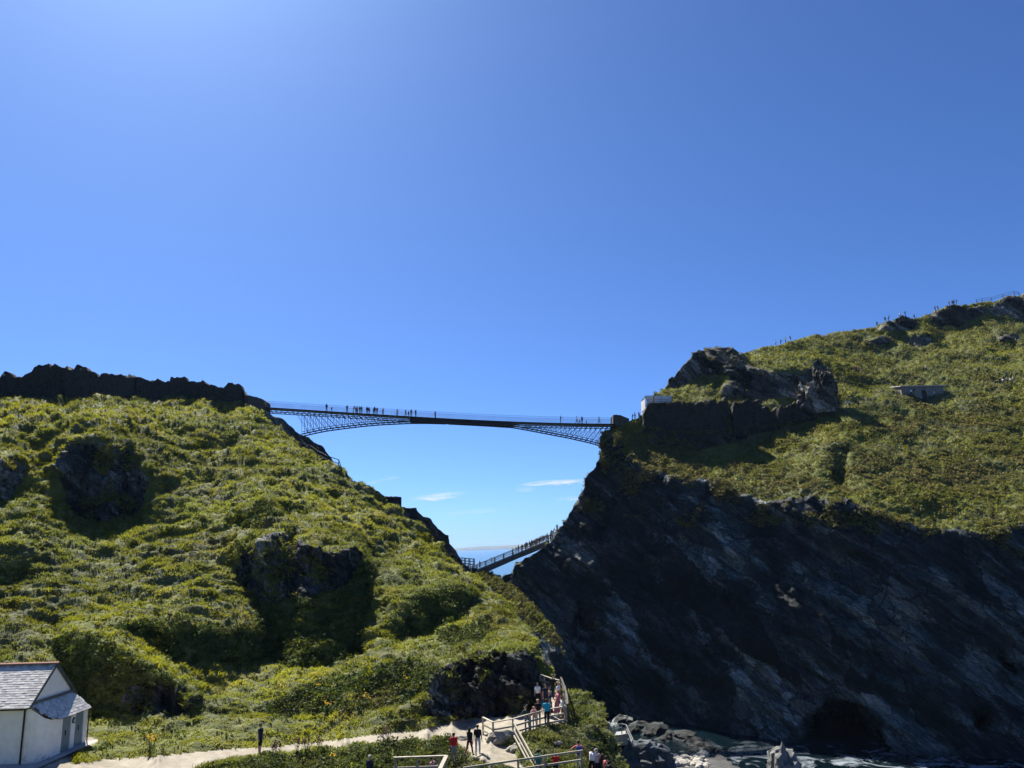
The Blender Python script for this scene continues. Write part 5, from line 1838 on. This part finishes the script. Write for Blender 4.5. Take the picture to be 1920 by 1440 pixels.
def body(name, legs=(0, 0), knees=(0, 0), arms=((0, 6), (0, 6)), elbows=(12, 12), lean=0, long_hair=False, wide=1.0):
    """A standing figure 1.72 m tall that faces -Y.  Angles in degrees: legs swing forward, arms (swing, spread)."""
    C = []
    hip = Vector((0, 0, 0.93))
    tl = Matrix.Rotation(R(lean), 3, 'X')          # leaning forward = towards -Y
    def T(v):
        return hip + tl @ (Vector(v) - hip)
    for s, lg, kn in ((-1, legs[0], knees[0]), (1, legs[1], knees[1])):
        h = Vector((0.095 * s, 0, 0.92))
        k = h + Matrix.Rotation(R(lg), 3, 'X') @ Vector((0.01 * s, 0, -0.43)) * 1.0
        k = Vector((h.x + 0.01 * s, h.y - math.sin(R(lg)) * 0.43, h.z - math.cos(R(lg)) * 0.43))
        a2 = lg - kn
        a = Vector((k.x, k.y - math.sin(R(a2)) * 0.41, k.z - math.cos(R(a2)) * 0.41))
        C.append((h, 0.092 * wide, k, 0.062, 'bottom'))
        C.append((k, 0.06, k.lerp(a, 0.35) + Vector((0, 0.012, 0)), 0.058, 'shin'))
        C.append((k.lerp(a, 0.35) + Vector((0, 0.012, 0)), 0.058, a, 0.04, 'shin'))
        C.append((a + Vector((0, 0.03, -0.045)), 0.042, a + Vector((0.015 * s, -0.15, -0.06)), 0.034, 'shoe'))
    C.append((hip + Vector((-0.075, 0, 0)), 0.105 * wide, hip + Vector((0.075, 0, 0)), 0.105 * wide, 'bottom'))
    C.append((T((-0.06, 0, 1.06)), 0.105 * wide, T((0.06, 0, 1.06)), 0.105 * wide, 'top'))
    C.append((T((-0.05, 0, 1.08)), 0.11 * wide, T((-0.085, 0, 1.34)), 0.112 * wide, 'top'))
    C.append((T((0.05, 0, 1.08)), 0.11 * wide, T((0.085, 0, 1.34)), 0.112 * wide, 'top'))
    C.append((T((-0.15, 0, 1.42)), 0.062, T((0.15, 0, 1.42)), 0.062, 'top'))
    C.append((T((0, 0, 1.42)), 0.058, T((0, -0.01, 1.54)), 0.052, 'skin'))
    # head: skull, jaw, nose, ears, hair
    C.append((T((0, 0.012, 1.645)), 0.082, T((0, -0.012, 1.635)), 0.078, 'skin'))
    C.append((T((0, -0.03, 1.60)), 0.055, T((0, -0.055, 1.555)), 0.03, 'skin'))
    C.append((T((0, -0.088, 1.64)), 0.008, T((0, -0.108, 1.612)), 0.013, 'skin'))
    for s in (-1, 1):
        C.append((T((0.083 * s, 0.005, 1.645)), 0.014, T((0.083 * s, 0.0, 1.615)), 0.01, 'skin'))
        C.append((T((0.03 * s, -0.078, 1.648)), 0.008, T((0.034 * s, -0.078, 1.648)), 0.008, 'hair'))
    C.append((T((-0.02, -0.082, 1.583)), 0.007, T((0.02, -0.082, 1.583)), 0.007, 'hair'))
    C.append((T((-0.025, 0.02, 1.665)), 0.078, T((0.025, 0.02, 1.665)), 0.078, 'hair'))
    C.append((T((0, 0.05, 1.62)), 0.06, T((0, 0.05, 1.58)), 0.045, 'hair'))
    if long_hair:
        for x in (-0.05, 0, 0.05):
            C.append((T((x, 0.06, 1.62)), 0.045, T((x * 1.2, 0.085, 1.40)), 0.035, 'hair'))
    for s, (sw, sp), el in ((-1, arms[0], elbows[0]), (1, arms[1], elbows[1])):
        sh = T((0.185 * s, 0, 1.41))
        d = Vector((s * math.sin(R(sp)), -math.sin(R(sw)) * math.cos(R(sp)), -math.cos(R(sw)) * math.cos(R(sp))))
        e = sh + d * 0.28
        b2 = sw + el
        d2 = Vector((s * math.sin(R(sp)) * (0.6 if el < 60 else -0.7), -math.sin(R(b2)), -math.cos(R(b2)))).normalized()
        w = e + d2 * 0.25
        C.append((sh, 0.052, sh.lerp(e, 0.5), 0.048, 'top'))
        C.append((sh.lerp(e, 0.5), 0.044, e, 0.038, 'sleeve'))
        C.append((e, 0.038, w, 0.027, 'sleeve'))
        # palm, four fingers, thumb
        side = d2.cross(Vector((1, 0, 0)))
        side = side.normalized() if side.length > 0.1 else Vector((0, 1, 0))
        nrm = d2.cross(side).normalized()
        pe = w + d2 * 0.085
        C.append((w + d2 * 0.015 + side * 0.018, 0.022, pe + side * 0.022, 0.017, 'skin'))
        C.append((w + d2 * 0.015 - side * 0.018, 0.022, pe - side * 0.022, 0.017, 'skin'))
        for q, L in ((-0.033, 0.062), (-0.011, 0.075), (0.011, 0.08), (0.033, 0.07)):
            b0 = pe + side * q
            m0 = b0 + (d2 + side * q * 3).normalized() * L * 0.55
            m1 = m0 + (d2 * 0.75 - nrm * 0.6 * s).normalized() * L * 0.5
            C.append((b0, 0.0095, m0, 0.009, 'skin'))
            C.append((m0, 0.009, m1, 0.0075, 'skin'))
        t0 = w + d2 * 0.03 + side * 0.03
        t1 = t0 + (d2 * 0.7 + side * 0.75).normalized() * 0.045
        C.append((t0, 0.013, t1, 0.011, 'skin'))
        C.append((t1, 0.011, t1 + (d2 * 0.9 + side * 0.2 - nrm * 0.3 * s).normalized() * 0.03, 0.009, 'skin'))
    mb = MB()
    for p0, r0, p1, r1, tg in C:
        mb.add(*capsule(p0, r0, p1, r1))
    me = mb.mesh(name + '_raw')
    tmp = bpy.data.objects.new('tmp_body', me)
    COL.objects.link(tmp)
    md = tmp.modifiers.new('r', 'REMESH')
    md.mode = 'VOXEL'
    md.voxel_size = 0.0095
    md.use_smooth_shade = True
    m2 = tmp.modifiers.new('s', 'SMOOTH')
    m2.iterations = 2
    m2.factor = 0.35
    dc = tmp.modifiers.new('d', 'DECIMATE')
    dc.ratio = 0.16
    dg = bpy.context.evaluated_depsgraph_get()
    out = bpy.data.meshes.new_from_object(tmp.evaluated_get(dg))
    bpy.data.objects.remove(tmp)
    bpy.data.meshes.remove(me)
    out.name = name
    # colour each face by the part of the figure it belongs to
    n = len(out.polygons)
    cen = np.zeros(n * 3)
    out.polygons.foreach_get('center', cen)
    cen = cen.reshape(-1, 3)
    best = np.full(n, 1e9)
    idx = np.zeros(n, np.int32)
    for p0, r0, p1, r1, tg in C:
        a, b = np.array(p0), np.array(p1)
        ab = b - a
        t = np.clip(((cen - a) @ ab) / (ab @ ab + 1e-9), 0, 1)
        dist = np.linalg.norm(cen - a - t[:, None] * ab, axis=1) - (r0 + (r1 - r0) * t)
        m = dist < best
        best[m] = dist[m]
        idx[m] = SLOTS.index(tg)
    out.materials.clear()
    for _ in SLOTS:
        out.materials.append(None)
    out.polygons.foreach_set('material_index', idx)
    out.update()
    return out


POSES = {
    'stand': body('person_stand', (2, -3), (0, 2), ((2, 7), (-3, 8)), (10, 14)),
    'long': body('person_long_hair', (-2, 3), (2, 2), ((8, 8), (10, 8)), (40, 75), 3, True, 0.95),
    'walk': body('person_walk', (22, -18), (6, 14), ((-18, 7), (20, 7)), (14, 22), 3),
    'walk2': body('person_walk_long_hair', (18, -20), (4, 22), ((-14, 7), (16, 7)), (20, 30), 4, True, 0.95),
    'rail': body('person_at_rail', (6, -8), (2, 4), ((38, 14), (40, 14)), (42, 40), 16),
    'fold': body('person_arms_folded', (3, -3), (0, 0), ((18, 10), (20, 10)), (88, 92), 0),
    'point': body('person_pointing', (2, -2), (0, 0), ((2, 7), (84, 8)), (10, 4), 0),
    'spread': body('person_arms_spread', (2, -4), (0, 2), ((12, 62), (12, 62)), (14, 14), 6),
    'raise': body('person_arm_raised', (2, -2), (0, 0), ((2, 7), (160, 12)), (10, 10), 0),
}
SKINS = [(0.46, 0.28, 0.20), (0.52, 0.33, 0.25), (0.36, 0.21, 0.14)]
HAIRS = {'black': (0.012, 0.010, 0.009), 'brown': (0.05, 0.028, 0.016), 'blond': (0.42, 0.30, 0.15), 'grey': (0.34, 0.33, 0.31), 'ginger': (0.30, 0.10, 0.03)}
CLR = {'black': (0.012, 0.012, 0.014), 'navy': (0.014, 0.02, 0.05), 'charcoal': (0.035, 0.036, 0.04), 'grey': (0.22, 0.23, 0.24), 'pale grey': (0.45, 0.46, 0.48), 'white': (0.75, 0.75, 0.75), 'red': (0.55, 0.02, 0.02),
       'maroon': (0.16, 0.03, 0.035), 'teal': (0.02, 0.17, 0.17), 'turquoise': (0.02, 0.40, 0.55), 'pink': (0.60, 0.30, 0.33), 'coral': (0.62, 0.18, 0.14), 'khaki': (0.34, 0.30, 0.19), 'green': (0.03, 0.06, 0.045), 'blue': (0.03, 0.07, 0.25),
       'denim': (0.07, 0.10, 0.17), 'brown': (0.13, 0.06, 0.04), 'rose': (0.45, 0.14, 0.16), 'tan': (0.4, 0.3, 0.2), 'beige': (0.5, 0.44, 0.35)}


def pack_mesh():
    m = MB()
    bm = bmesh.new()
    bmesh.ops.create_cube(bm, size=1.0)
    bmesh.ops.scale(bm, vec=(0.32, 0.17, 0.46), verts=bm.verts)
    bmesh.ops.bevel(bm, geom=bm.edges[:], offset=0.05, segments=2, affect='EDGES')
    bmesh.ops.translate(bm, vec=(0, 0.2, 1.25), verts=bm.verts)
    me = bpy.data.meshes.new('backpack')
    bm.to_mesh(me)
    bm.free()
    me.materials.append(None)
    return me


def skirt_mesh():
    vs, fs = [], []
    prof = [(1.02, 0.125), (0.92, 0.165), (0.7, 0.20), (0.45, 0.235), (0.28, 0.26)]
    n = 18
    for z, r in prof:
        for j in range(n):
            a = 2 * math.pi * j / n
            rr = r * (1 + (0.06 * math.sin(6 * a) if z < 0.8 else 0))
            vs.append((math.cos(a) * rr, math.sin(a) * rr * 0.85, z))
    for i in range(len(prof) - 1):
        for j in range(n):
            fs.append((i * n + j, i * n + (j + 1) % n, (i + 1) * n + (j + 1) % n, (i + 1) * n + j))
    fs.append(tuple(range(n)))
    fs.append(tuple(range((len(prof) - 1) * n, len(prof) * n))[::-1])
    me = bpy.data.meshes.new('skirt')
    me.from_pydata(vs, [], fs)
    me.materials.append(None)
    return me


def hat_mesh():
    m = MB()
    m.tube((0, 0.01, 1.69), (0, 0.01, 1.76), 0.096, 0.075, 14)
    m.tube((0, -0.05, 1.688), (0, -0.05, 1.70), 0.115, 0.112, 14)
    me = m.mesh('hat')
    me.materials.append(None)
    return me


PACK, SKIRT, HAT = pack_mesh(), skirt_mesh(), hat_mesh()


def person(loc, label, pose='stand', face=0.0, top='black', bottom='black', hair='brown', sleeves=False, trousers=True, scale=1.0, pack=None, skirt=None, hat=None, shoe='charcoal', group=None, skin=None, sink=0.0):
    o = bpy.data.objects.new('person', POSES[pose])
    link(o)
    o.location = Vector(loc) + Vector((0, 0, 0.012 - sink))
    o.rotation_euler = (0, 0, R(face))
    o.scale = (scale,) * 3
    sk = skin or SKINS[random.randrange(3) if random.random() < 0.4 else random.randrange(2)]
    cols = {'skin': sk, 'top': CLR[top], 'bottom': CLR[bottom], 'shoe': CLR[shoe], 'hair': HAIRS[hair], 'sleeve': CLR[top] if sleeves else sk, 'shin': CLR[bottom] if trousers else sk}
    for i, s in enumerate(SLOTS):
        o.material_slots[i].link = 'OBJECT'
        o.material_slots[i].material = cmat(cols[s])
    for nm, me, c in (('backpack', PACK, pack), ('skirt', SKIRT, skirt), ('hat', HAT, hat)):
        if c:
            k = bpy.data.objects.new(nm, me)
            link(k, o)
            k.material_slots[0].link = 'OBJECT'
            k.material_slots[0].material = cmat(CLR[c])
    return tag(o, label, 'person', group)


# --- on and below the path (foot pixel on the ground)
def gp(px, py, label, **kw):
    return person(L1.at(px, py), label, **kw)


gp(487, 1414, 'person in cap and dark shorts standing alone on the gravel path', face=70, top='navy', bottom='black', trousers=False, hat='charcoal', hair='black')
gp(853, 1440, 'person in bright red jacket and grey trousers at the verge', face=200, top='red', bottom='grey', sleeves=True, hair='black')
gp(886, 1427, 'person with long dark hair, black jacket and maroon trousers on the trail', pose='walk2', face=150, top='black', bottom='maroon', sleeves=True, hair='black', scale=0.95)
gp(896.5, 1417, 'person in black jacket and pale grey trousers on the trail', face=170, top='black', bottom='pale grey', sleeves=True, hair='brown', scale=1.02)
gp(694, 1482, 'bald person in navy jacket coming up behind the verge plants', pose='walk', face=-20, top='navy', bottom='black', sleeves=True, hair='grey')
gp(811, 1480, 'person with dark hair and pink top behind the short corner fence', face=60, top='pink', bottom='denim', hair='black', scale=0.98)
gp(1010, 1474, 'person in teal shirt seen from behind at the long two-rail fence', face=175, top='teal', bottom='black', hair='black')
gp(1043, 1468, 'child in red shirt with one arm raised at the long fence', pose='raise', face=180, top='red', bottom='navy', hair='brown', scale=0.88)
gp(1087, 1447, 'person with blue backpack, coral shirt and khaki trousers, arms spread on the rail', pose='spread', face=182, top='coral', bottom='khaki', hair='brown', pack='blue')
gp(1107, 1463, 'person with brown hair leaning in beside the blue backpack', pose='rail', face=150, top='white', bottom='black', hair='brown', scale=0.97)
gp(1115, 1468, 'person in grey cap and pale grey shirt in the group at the fence end', face=190, top='pale grey', bottom='navy', hat='grey', hair='grey')
gp(1124, 1471, 'person with blond hair and black top in the group at the fence end', pose='fold', face=170, top='black', bottom='black', sleeves=True, hair='blond', scale=0.97)
gp(1132, 1477, 'person with long brown hair and charcoal top in the group at the fence end', pose='long', face=160, top='charcoal', bottom='black', sleeves=True, hair='brown')
gp(1142, 1484, 'person with black hair and coral top below the fence end', face=140, top='coral', bottom='denim', hair='black')
gp(1148, 1492, 'dark haired person in black at the lowest end of the fence group', face=160, top='black', bottom='black', hair='black', scale=0.95)
# --- on the platform
gp(989, 1374, 'person in dark green top, cap and jeans leaning on the platform fence', pose='rail', face=-30, top='green', bottom='denim', sleeves=True, hat='charcoal', hair='black', scale=0.97)
gp(1003, 1367, 'small person with blond hair and pale pink top at the platform fence', pose='rail', face=-15, top='pink', bottom='pale grey', hair='blond', scale=0.82)
gp(1010, 1364, 'person with light hair, black T-shirt and grey shorts on the platform', face=5, top='black', bottom='grey', trousers=False, hair='blond')
gp(1027, 1368, 'person in turquoise shirt and black shorts with back turned on the platform', pose='stand', face=172, top='turquoise', bottom='black', trousers=False, hair='brown')
gp(1032, 1345, 'person with grey-blond hair in navy dress on the platform', pose='stand', face=80, top='navy', bottom='navy', trousers=False, skirt='navy', hair='blond', scale=0.97)
gp(1009, 1326, 'person in white shirt and black trousers in the rock face shade', face=10, top='white', bottom='black', hair='black', scale=0.96)
gp(1024, 1330, 'person in dark navy T-shirt at the inner end of the platform', face=20, top='navy', bottom='black', hair='brown', scale=0.95)
gp(1037, 1312, 'dark figure standing against the pale fence above the platform', pose='walk', face=30, top='black', bottom='charcoal', sleeves=True, hair='black', scale=0.97)
gp(1048, 1327, 'person in white shirt and tan hat by the side fence', face=60, top='white', bottom='black', hat='tan', hair='brown', scale=0.97)
gp(1045, 1343, 'person in rose patterned skirt with ginger hair by the side fence', pose='rail', face=120, top='rose', bottom='rose', skirt='rose', hair='ginger', scale=0.97)
gp(1056, 1358, 'person with black hair, pale grey shirt and brown trousers at the platform corner', face=100, top='pale grey', bottom='brown', hair='black', sleeves=True)

# --- on the high bridge
DARKS = ['black', 'navy', 'charcoal', 'brown', 'green', 'grey', 'maroon', 'denim']
random.seed(11)


def rnd(label, loc, group, scale=1.0, light=0.2, poses=('stand', 'walk', 'walk2', 'long', 'fold', 'rail'), face=None):
    top = random.choice(['white', 'pale grey', 'beige', 'coral']) if random.random() < light else random.choice(DARKS)
    return person(loc, label, pose=random.choice(poses), face=random.uniform(0, 360) if face is None else face, top=top, bottom=random.choice(DARKS[:5] + ['denim', 'khaki']), hair=random.choice(['black', 'brown', 'brown', 'blond']),
                  sleeves=random.random() < 0.5, trousers=random.random() < 0.6, scale=scale * random.uniform(0.93, 1.05), group=group)


HB = 'people crossing the high bridge'
for k, px in enumerate([610, 620, 648.6, 661, 665, 669, 673, 677, 687, 690.5, 699, 701.5, 706, 716, 743, 759, 765, 770, 779, 815.5]):
    s = 0.72 if px in (620, 765) else 1.0
    q = bpt(px, btop(px), random.uniform(0.5, BW - 0.5))
    lab = {610: 'tall figure leading the walkers near the mainland end of the high bridge', 620: 'small child walking behind the first figure near the mainland end of the bridge', 815.5: 'lone figure standing at the middle of the high bridge', 743: 'single figure between two groups on the high bridge', 648.6: 'single figure just ahead of the big cluster on the high bridge'}.get(px)
    if lab is None:
        lab = 'figure in the dense cluster of walkers on the high bridge' if px < 730 else 'figure in the group of four near the middle of the high bridge'
    rnd(lab, q, HB, s, 0.12)
for px, lab, kw in ((1052.5, 'figure pointing with one arm out on the island half of the high bridge', dict(pose='point', face=90, top='navy', bottom='denim')),
                    (1083, 'slim figure next to a child on the island half of the high bridge', dict(pose='walk', face=90, top='pale grey', bottom='navy')),
                    (1088.5, 'child walking between two adults on the island half of the bridge', dict(scale=0.6, top='maroon', bottom='black')),
                    (1093, 'broad figure in dark clothes beside the child on the bridge', dict(pose='fold', top='black', bottom='black')),
                    (1101, 'small crouched child behind the family on the high bridge', dict(scale=0.5, pose='rail', top='black', bottom='black')),
                    (1125, 'figure walking alone close to the island parapet of the high bridge', dict(pose='walk', face=80, top='charcoal', bottom='navy'))):
    person(bpt(px, btop(px), 1.1), lab, group=HB, **kw)
# --- on the lower bridge, its landing and the steps beyond
LB = 'people on the lower footbridge and its steps'
for px in [899, 921.6, 961.4, 967, 972, 988, 979, 985, 988, 993, 997, 999.5, 1002.5, 1005, 1007, 1010, 1013, 1015, 1018, 1021, 1024.5, 1027]:
    q = lp(px, GT(px), random.uniform(0.6, 1.5)) + Vector((0, 0, -0.1))
    lab = {899: 'dark figure at the bottom of the lower footbridge', 921.6: 'lone dark figure stooping on the lower footbridge', 988: 'dark figure alone halfway up the lower footbridge'}.get(px)
    if lab is None:
        lab = 'figure in the trio on the middle of the lower footbridge' if px < 980 else 'figure in the queue at the top of the lower footbridge'
    rnd(lab, q, LB, 1.0, 0.1)
for px, py in ((1029, 1014), (1032, 1012), (1035, 1009), (1038, 1006), (1041, 1002), (1048, 995)):
    q = L4.at(px, py + 3)
    rnd('figure on the rock steps where the lower footbridge meets the cliff', q, LB, 1.0, 0.1)
for px, s_ in ((866, 0.8), (871, 1.5), (875.5, 0.7), (881, 1.6), (885, 0.9)):
    rnd('figure waiting on the timber landing of the lower footbridge', lp(px, 1072.5, s_), LB, 0.95, 0.3)
# --- on the island
HT = 'people on the skyline of the island'
for px in (1645, 1660, 1665, 1686.5, 1695, 1716, 1754, 1759, 1778.6, 1783, 1786, 1790.5, 1455, 1464, 1472.5, 1481):
    y = float(np.interp(px, [t_[0] for t_ in TOP4], [t_[1] for t_ in TOP4])) + 1.5
    lab = ('figure in the pair standing on the dark skyline rock of the island' if px in (1754, 1759) else 'figure in the huddle on the skyline next to the hilltop fence' if px > 1770 else
           'figure walking on the gentle skyline above the rocky crag' if px < 1500 else 'figure walking up the skyline path of the island')
    rnd(lab, L4.at(px, y), HT, 1.0, 0.25, face=None)
IS = 'people on the paths of the island slope'
for px, py, top, lab in ((1605.5, 700, 'maroon', 'figure in maroon on the slope path behind the tower stub'), (1609.5, 701, 'coral', 'figure in coral on the slope path behind the tower stub'), (1616.5, 699, 'black', 'figure in black on the slope path behind the tower stub'),
                         (1679, 704, 'beige', 'figure in beige on the path above the stone hut roof'), (1736, 705, 'beige', 'figure in pale beige beside the dark bush above the hut'), (1748, 703, 'grey', 'figure in grey beside the dark bush above the hut'),
                         (1708, 747, 'white', 'figure in white in front of the stone hut wall'), (1714, 746, 'charcoal', 'figure in charcoal in front of the stone hut wall'), (1725, 747, 'pale grey', 'figure in pale grey in front of the stone hut wall'), (1741, 746, 'black', 'figure in black at the stone hut doorway'),
                         (1876, 722, 'black', 'figure in black at the edge of the group right of the hut path'), (1882, 723, 'white', 'figure in white in the group on the hut path'), (1890, 721, 'beige', 'figure in beige in the group on the hut path'), (1896, 722, 'white', 'figure in white in the group on the hut path'), (1901, 721, 'pale grey', 'figure in pale grey in the group on the hut path'),
                         (1576, 766, 'navy', 'figure in navy in the shadow of the tower stub'), (1587, 765, 'white', 'figure in white in the shadow beside the tower stub'), (1593, 767, 'white', 'figure in white in the shadow beside the tower stub'), (1609, 765, 'black', 'figure in black on the path past the tower stub'), (1627, 761, 'tan', 'figure in tan on the lit path past the tower stub')):
    person(L4.at(px, py), lab, pose=random.choice(('stand', 'walk', 'fold', 'walk2')), face=random.uniform(0, 360), top=top, bottom=random.choice(['black', 'navy', 'denim', 'khaki']), hair=random.choice(['brown', 'black', 'blond']), scale=random.uniform(0.95, 1.05), group=IS)
for px, py in ((1186, 792), (1191, 789), (1199, 785)):
    rnd('figure on the path between the bridge parapet and the scaffold', L4.at(px, py), IS, 1.0, 0.1)

# ================================================================== single plants
FLOWER = mat('yellow_flower', m_plain((0.80, 0.50, 0.02), 0.8, 0.15, 8))
STEM = mat('stem', m_plain((0.07, 0.10, 0.03), 0.9))
DOCK = mat('brown_seed', m_plain((0.14, 0.07, 0.04), 0.9, 0.3, 9))


def flowering(name, base, h, n, head, hm, label, spread=0.3):
    o = empty(name, base)
    tag(o, label, 'plant', 'flowering plants on the verge and bank')
    m, f = MB(), MB()
    for _ in range(n):
        t = Vector((random.gauss(0, spread), random.gauss(0, spread), h * random.uniform(0.7, 1.1)))
        b = Vector((t.x * 0.3, t.y * 0.3, -0.05))
        m.tube(b, t, 0.014, 0.008, 4)
        for q in range(4):
            p = b.lerp(t, random.uniform(0.15, 0.85))
            d = Vector((random.gauss(0, 1), random.gauss(0, 1), 0.4)).normalized() * 0.16
            sd = d.cross(Vector((0, 0, 1))).normalized() * 0.04
            m.add([p, p + d * 0.5 + sd, p + d, p + d * 0.5 - sd], [(0, 1, 2, 3)])
        for q in range(6):
            c = t + Vector((random.gauss(0, head), random.gauss(0, head), random.gauss(0, head * (0.4 if hm is FLOWER else 1.6))))
            f.box(c, (0.05, 0.05, 0.03 if hm is FLOWER else 0.07))
    tag(m.build('stems', STEM, o, world=False), kind='stuff')
    tag(f.build('flowers' if hm is FLOWER else 'seed_heads', hm, o, world=False), kind='stuff')


for px, py, h, n, lab in ((281, 1412, 1.0, 9, 'tall yellow flowering plant on the lawn near the white house'), (615, 1335, 0.7, 7, 'yellow flowering plant in the middle of the bushy bank'), (684, 1318, 0.7, 4, 'yellow flowering plant beside the shaded grass ledge'), (598, 1302, 0.8, 3, 'single yellow flower spike below the bright ledge'), (765, 1285, 0.6, 3, 'yellow flowering plant near the sheer rock face'), (628, 1437, 0.6, 4, 'yellow flowers in the verge plants below the path')):
    flowering('ragwort', L1.at(px, py), h, n, 0.09, FLOWER, lab, 0.2)
for px, py, h, n, lab in ((508, 1420, 0.6, 5, 'brown dock plant at the path edge beside the lone walker'), (522, 1421, 0.7, 5, 'second brown dock plant along the verge from the lone walker'), (556, 1419, 0.85, 8, 'bushy brown dock plant on the verge between path and camera'), (572, 1416, 0.8, 7, 'tall brown dock plant next to the bushy one on the verge'), (600, 1414, 0.7, 6, 'brown dock plant at the end of the dock row'), (728, 1398, 0.8, 6, 'reddish dock plant above the short corner fence'), (714, 1402, 0.7, 4, 'small reddish dock plant above the short corner fence')):
    flowering('dock_plant', L1.at(px, py), h, n, 0.06, DOCK, lab, 0.22)

# ================================================================== sea air
def m_haze(t, o):
    v = t.add('ShaderNodeVolumePrincipled')
    v.inputs['Color'].default_value = (0.45, 0.65, 1.0, 1)
    v.inputs['Density'].default_value = HAZE_DENSITY
    v.inputs['Anisotropy'].default_value = 0.2
    t.l.new(v.outputs[0], o.inputs['Volume'])


HAZE_DENSITY = 3.4e-5
hz = MB().box((0, 7700, 60), (11000, 16400, 2 * (60 + 6 - SEA_Z + 6))).build('haze', mat('sea_haze', m_haze))
tag(hz, 'thin bluish sea haze over the water', kind='stuff')
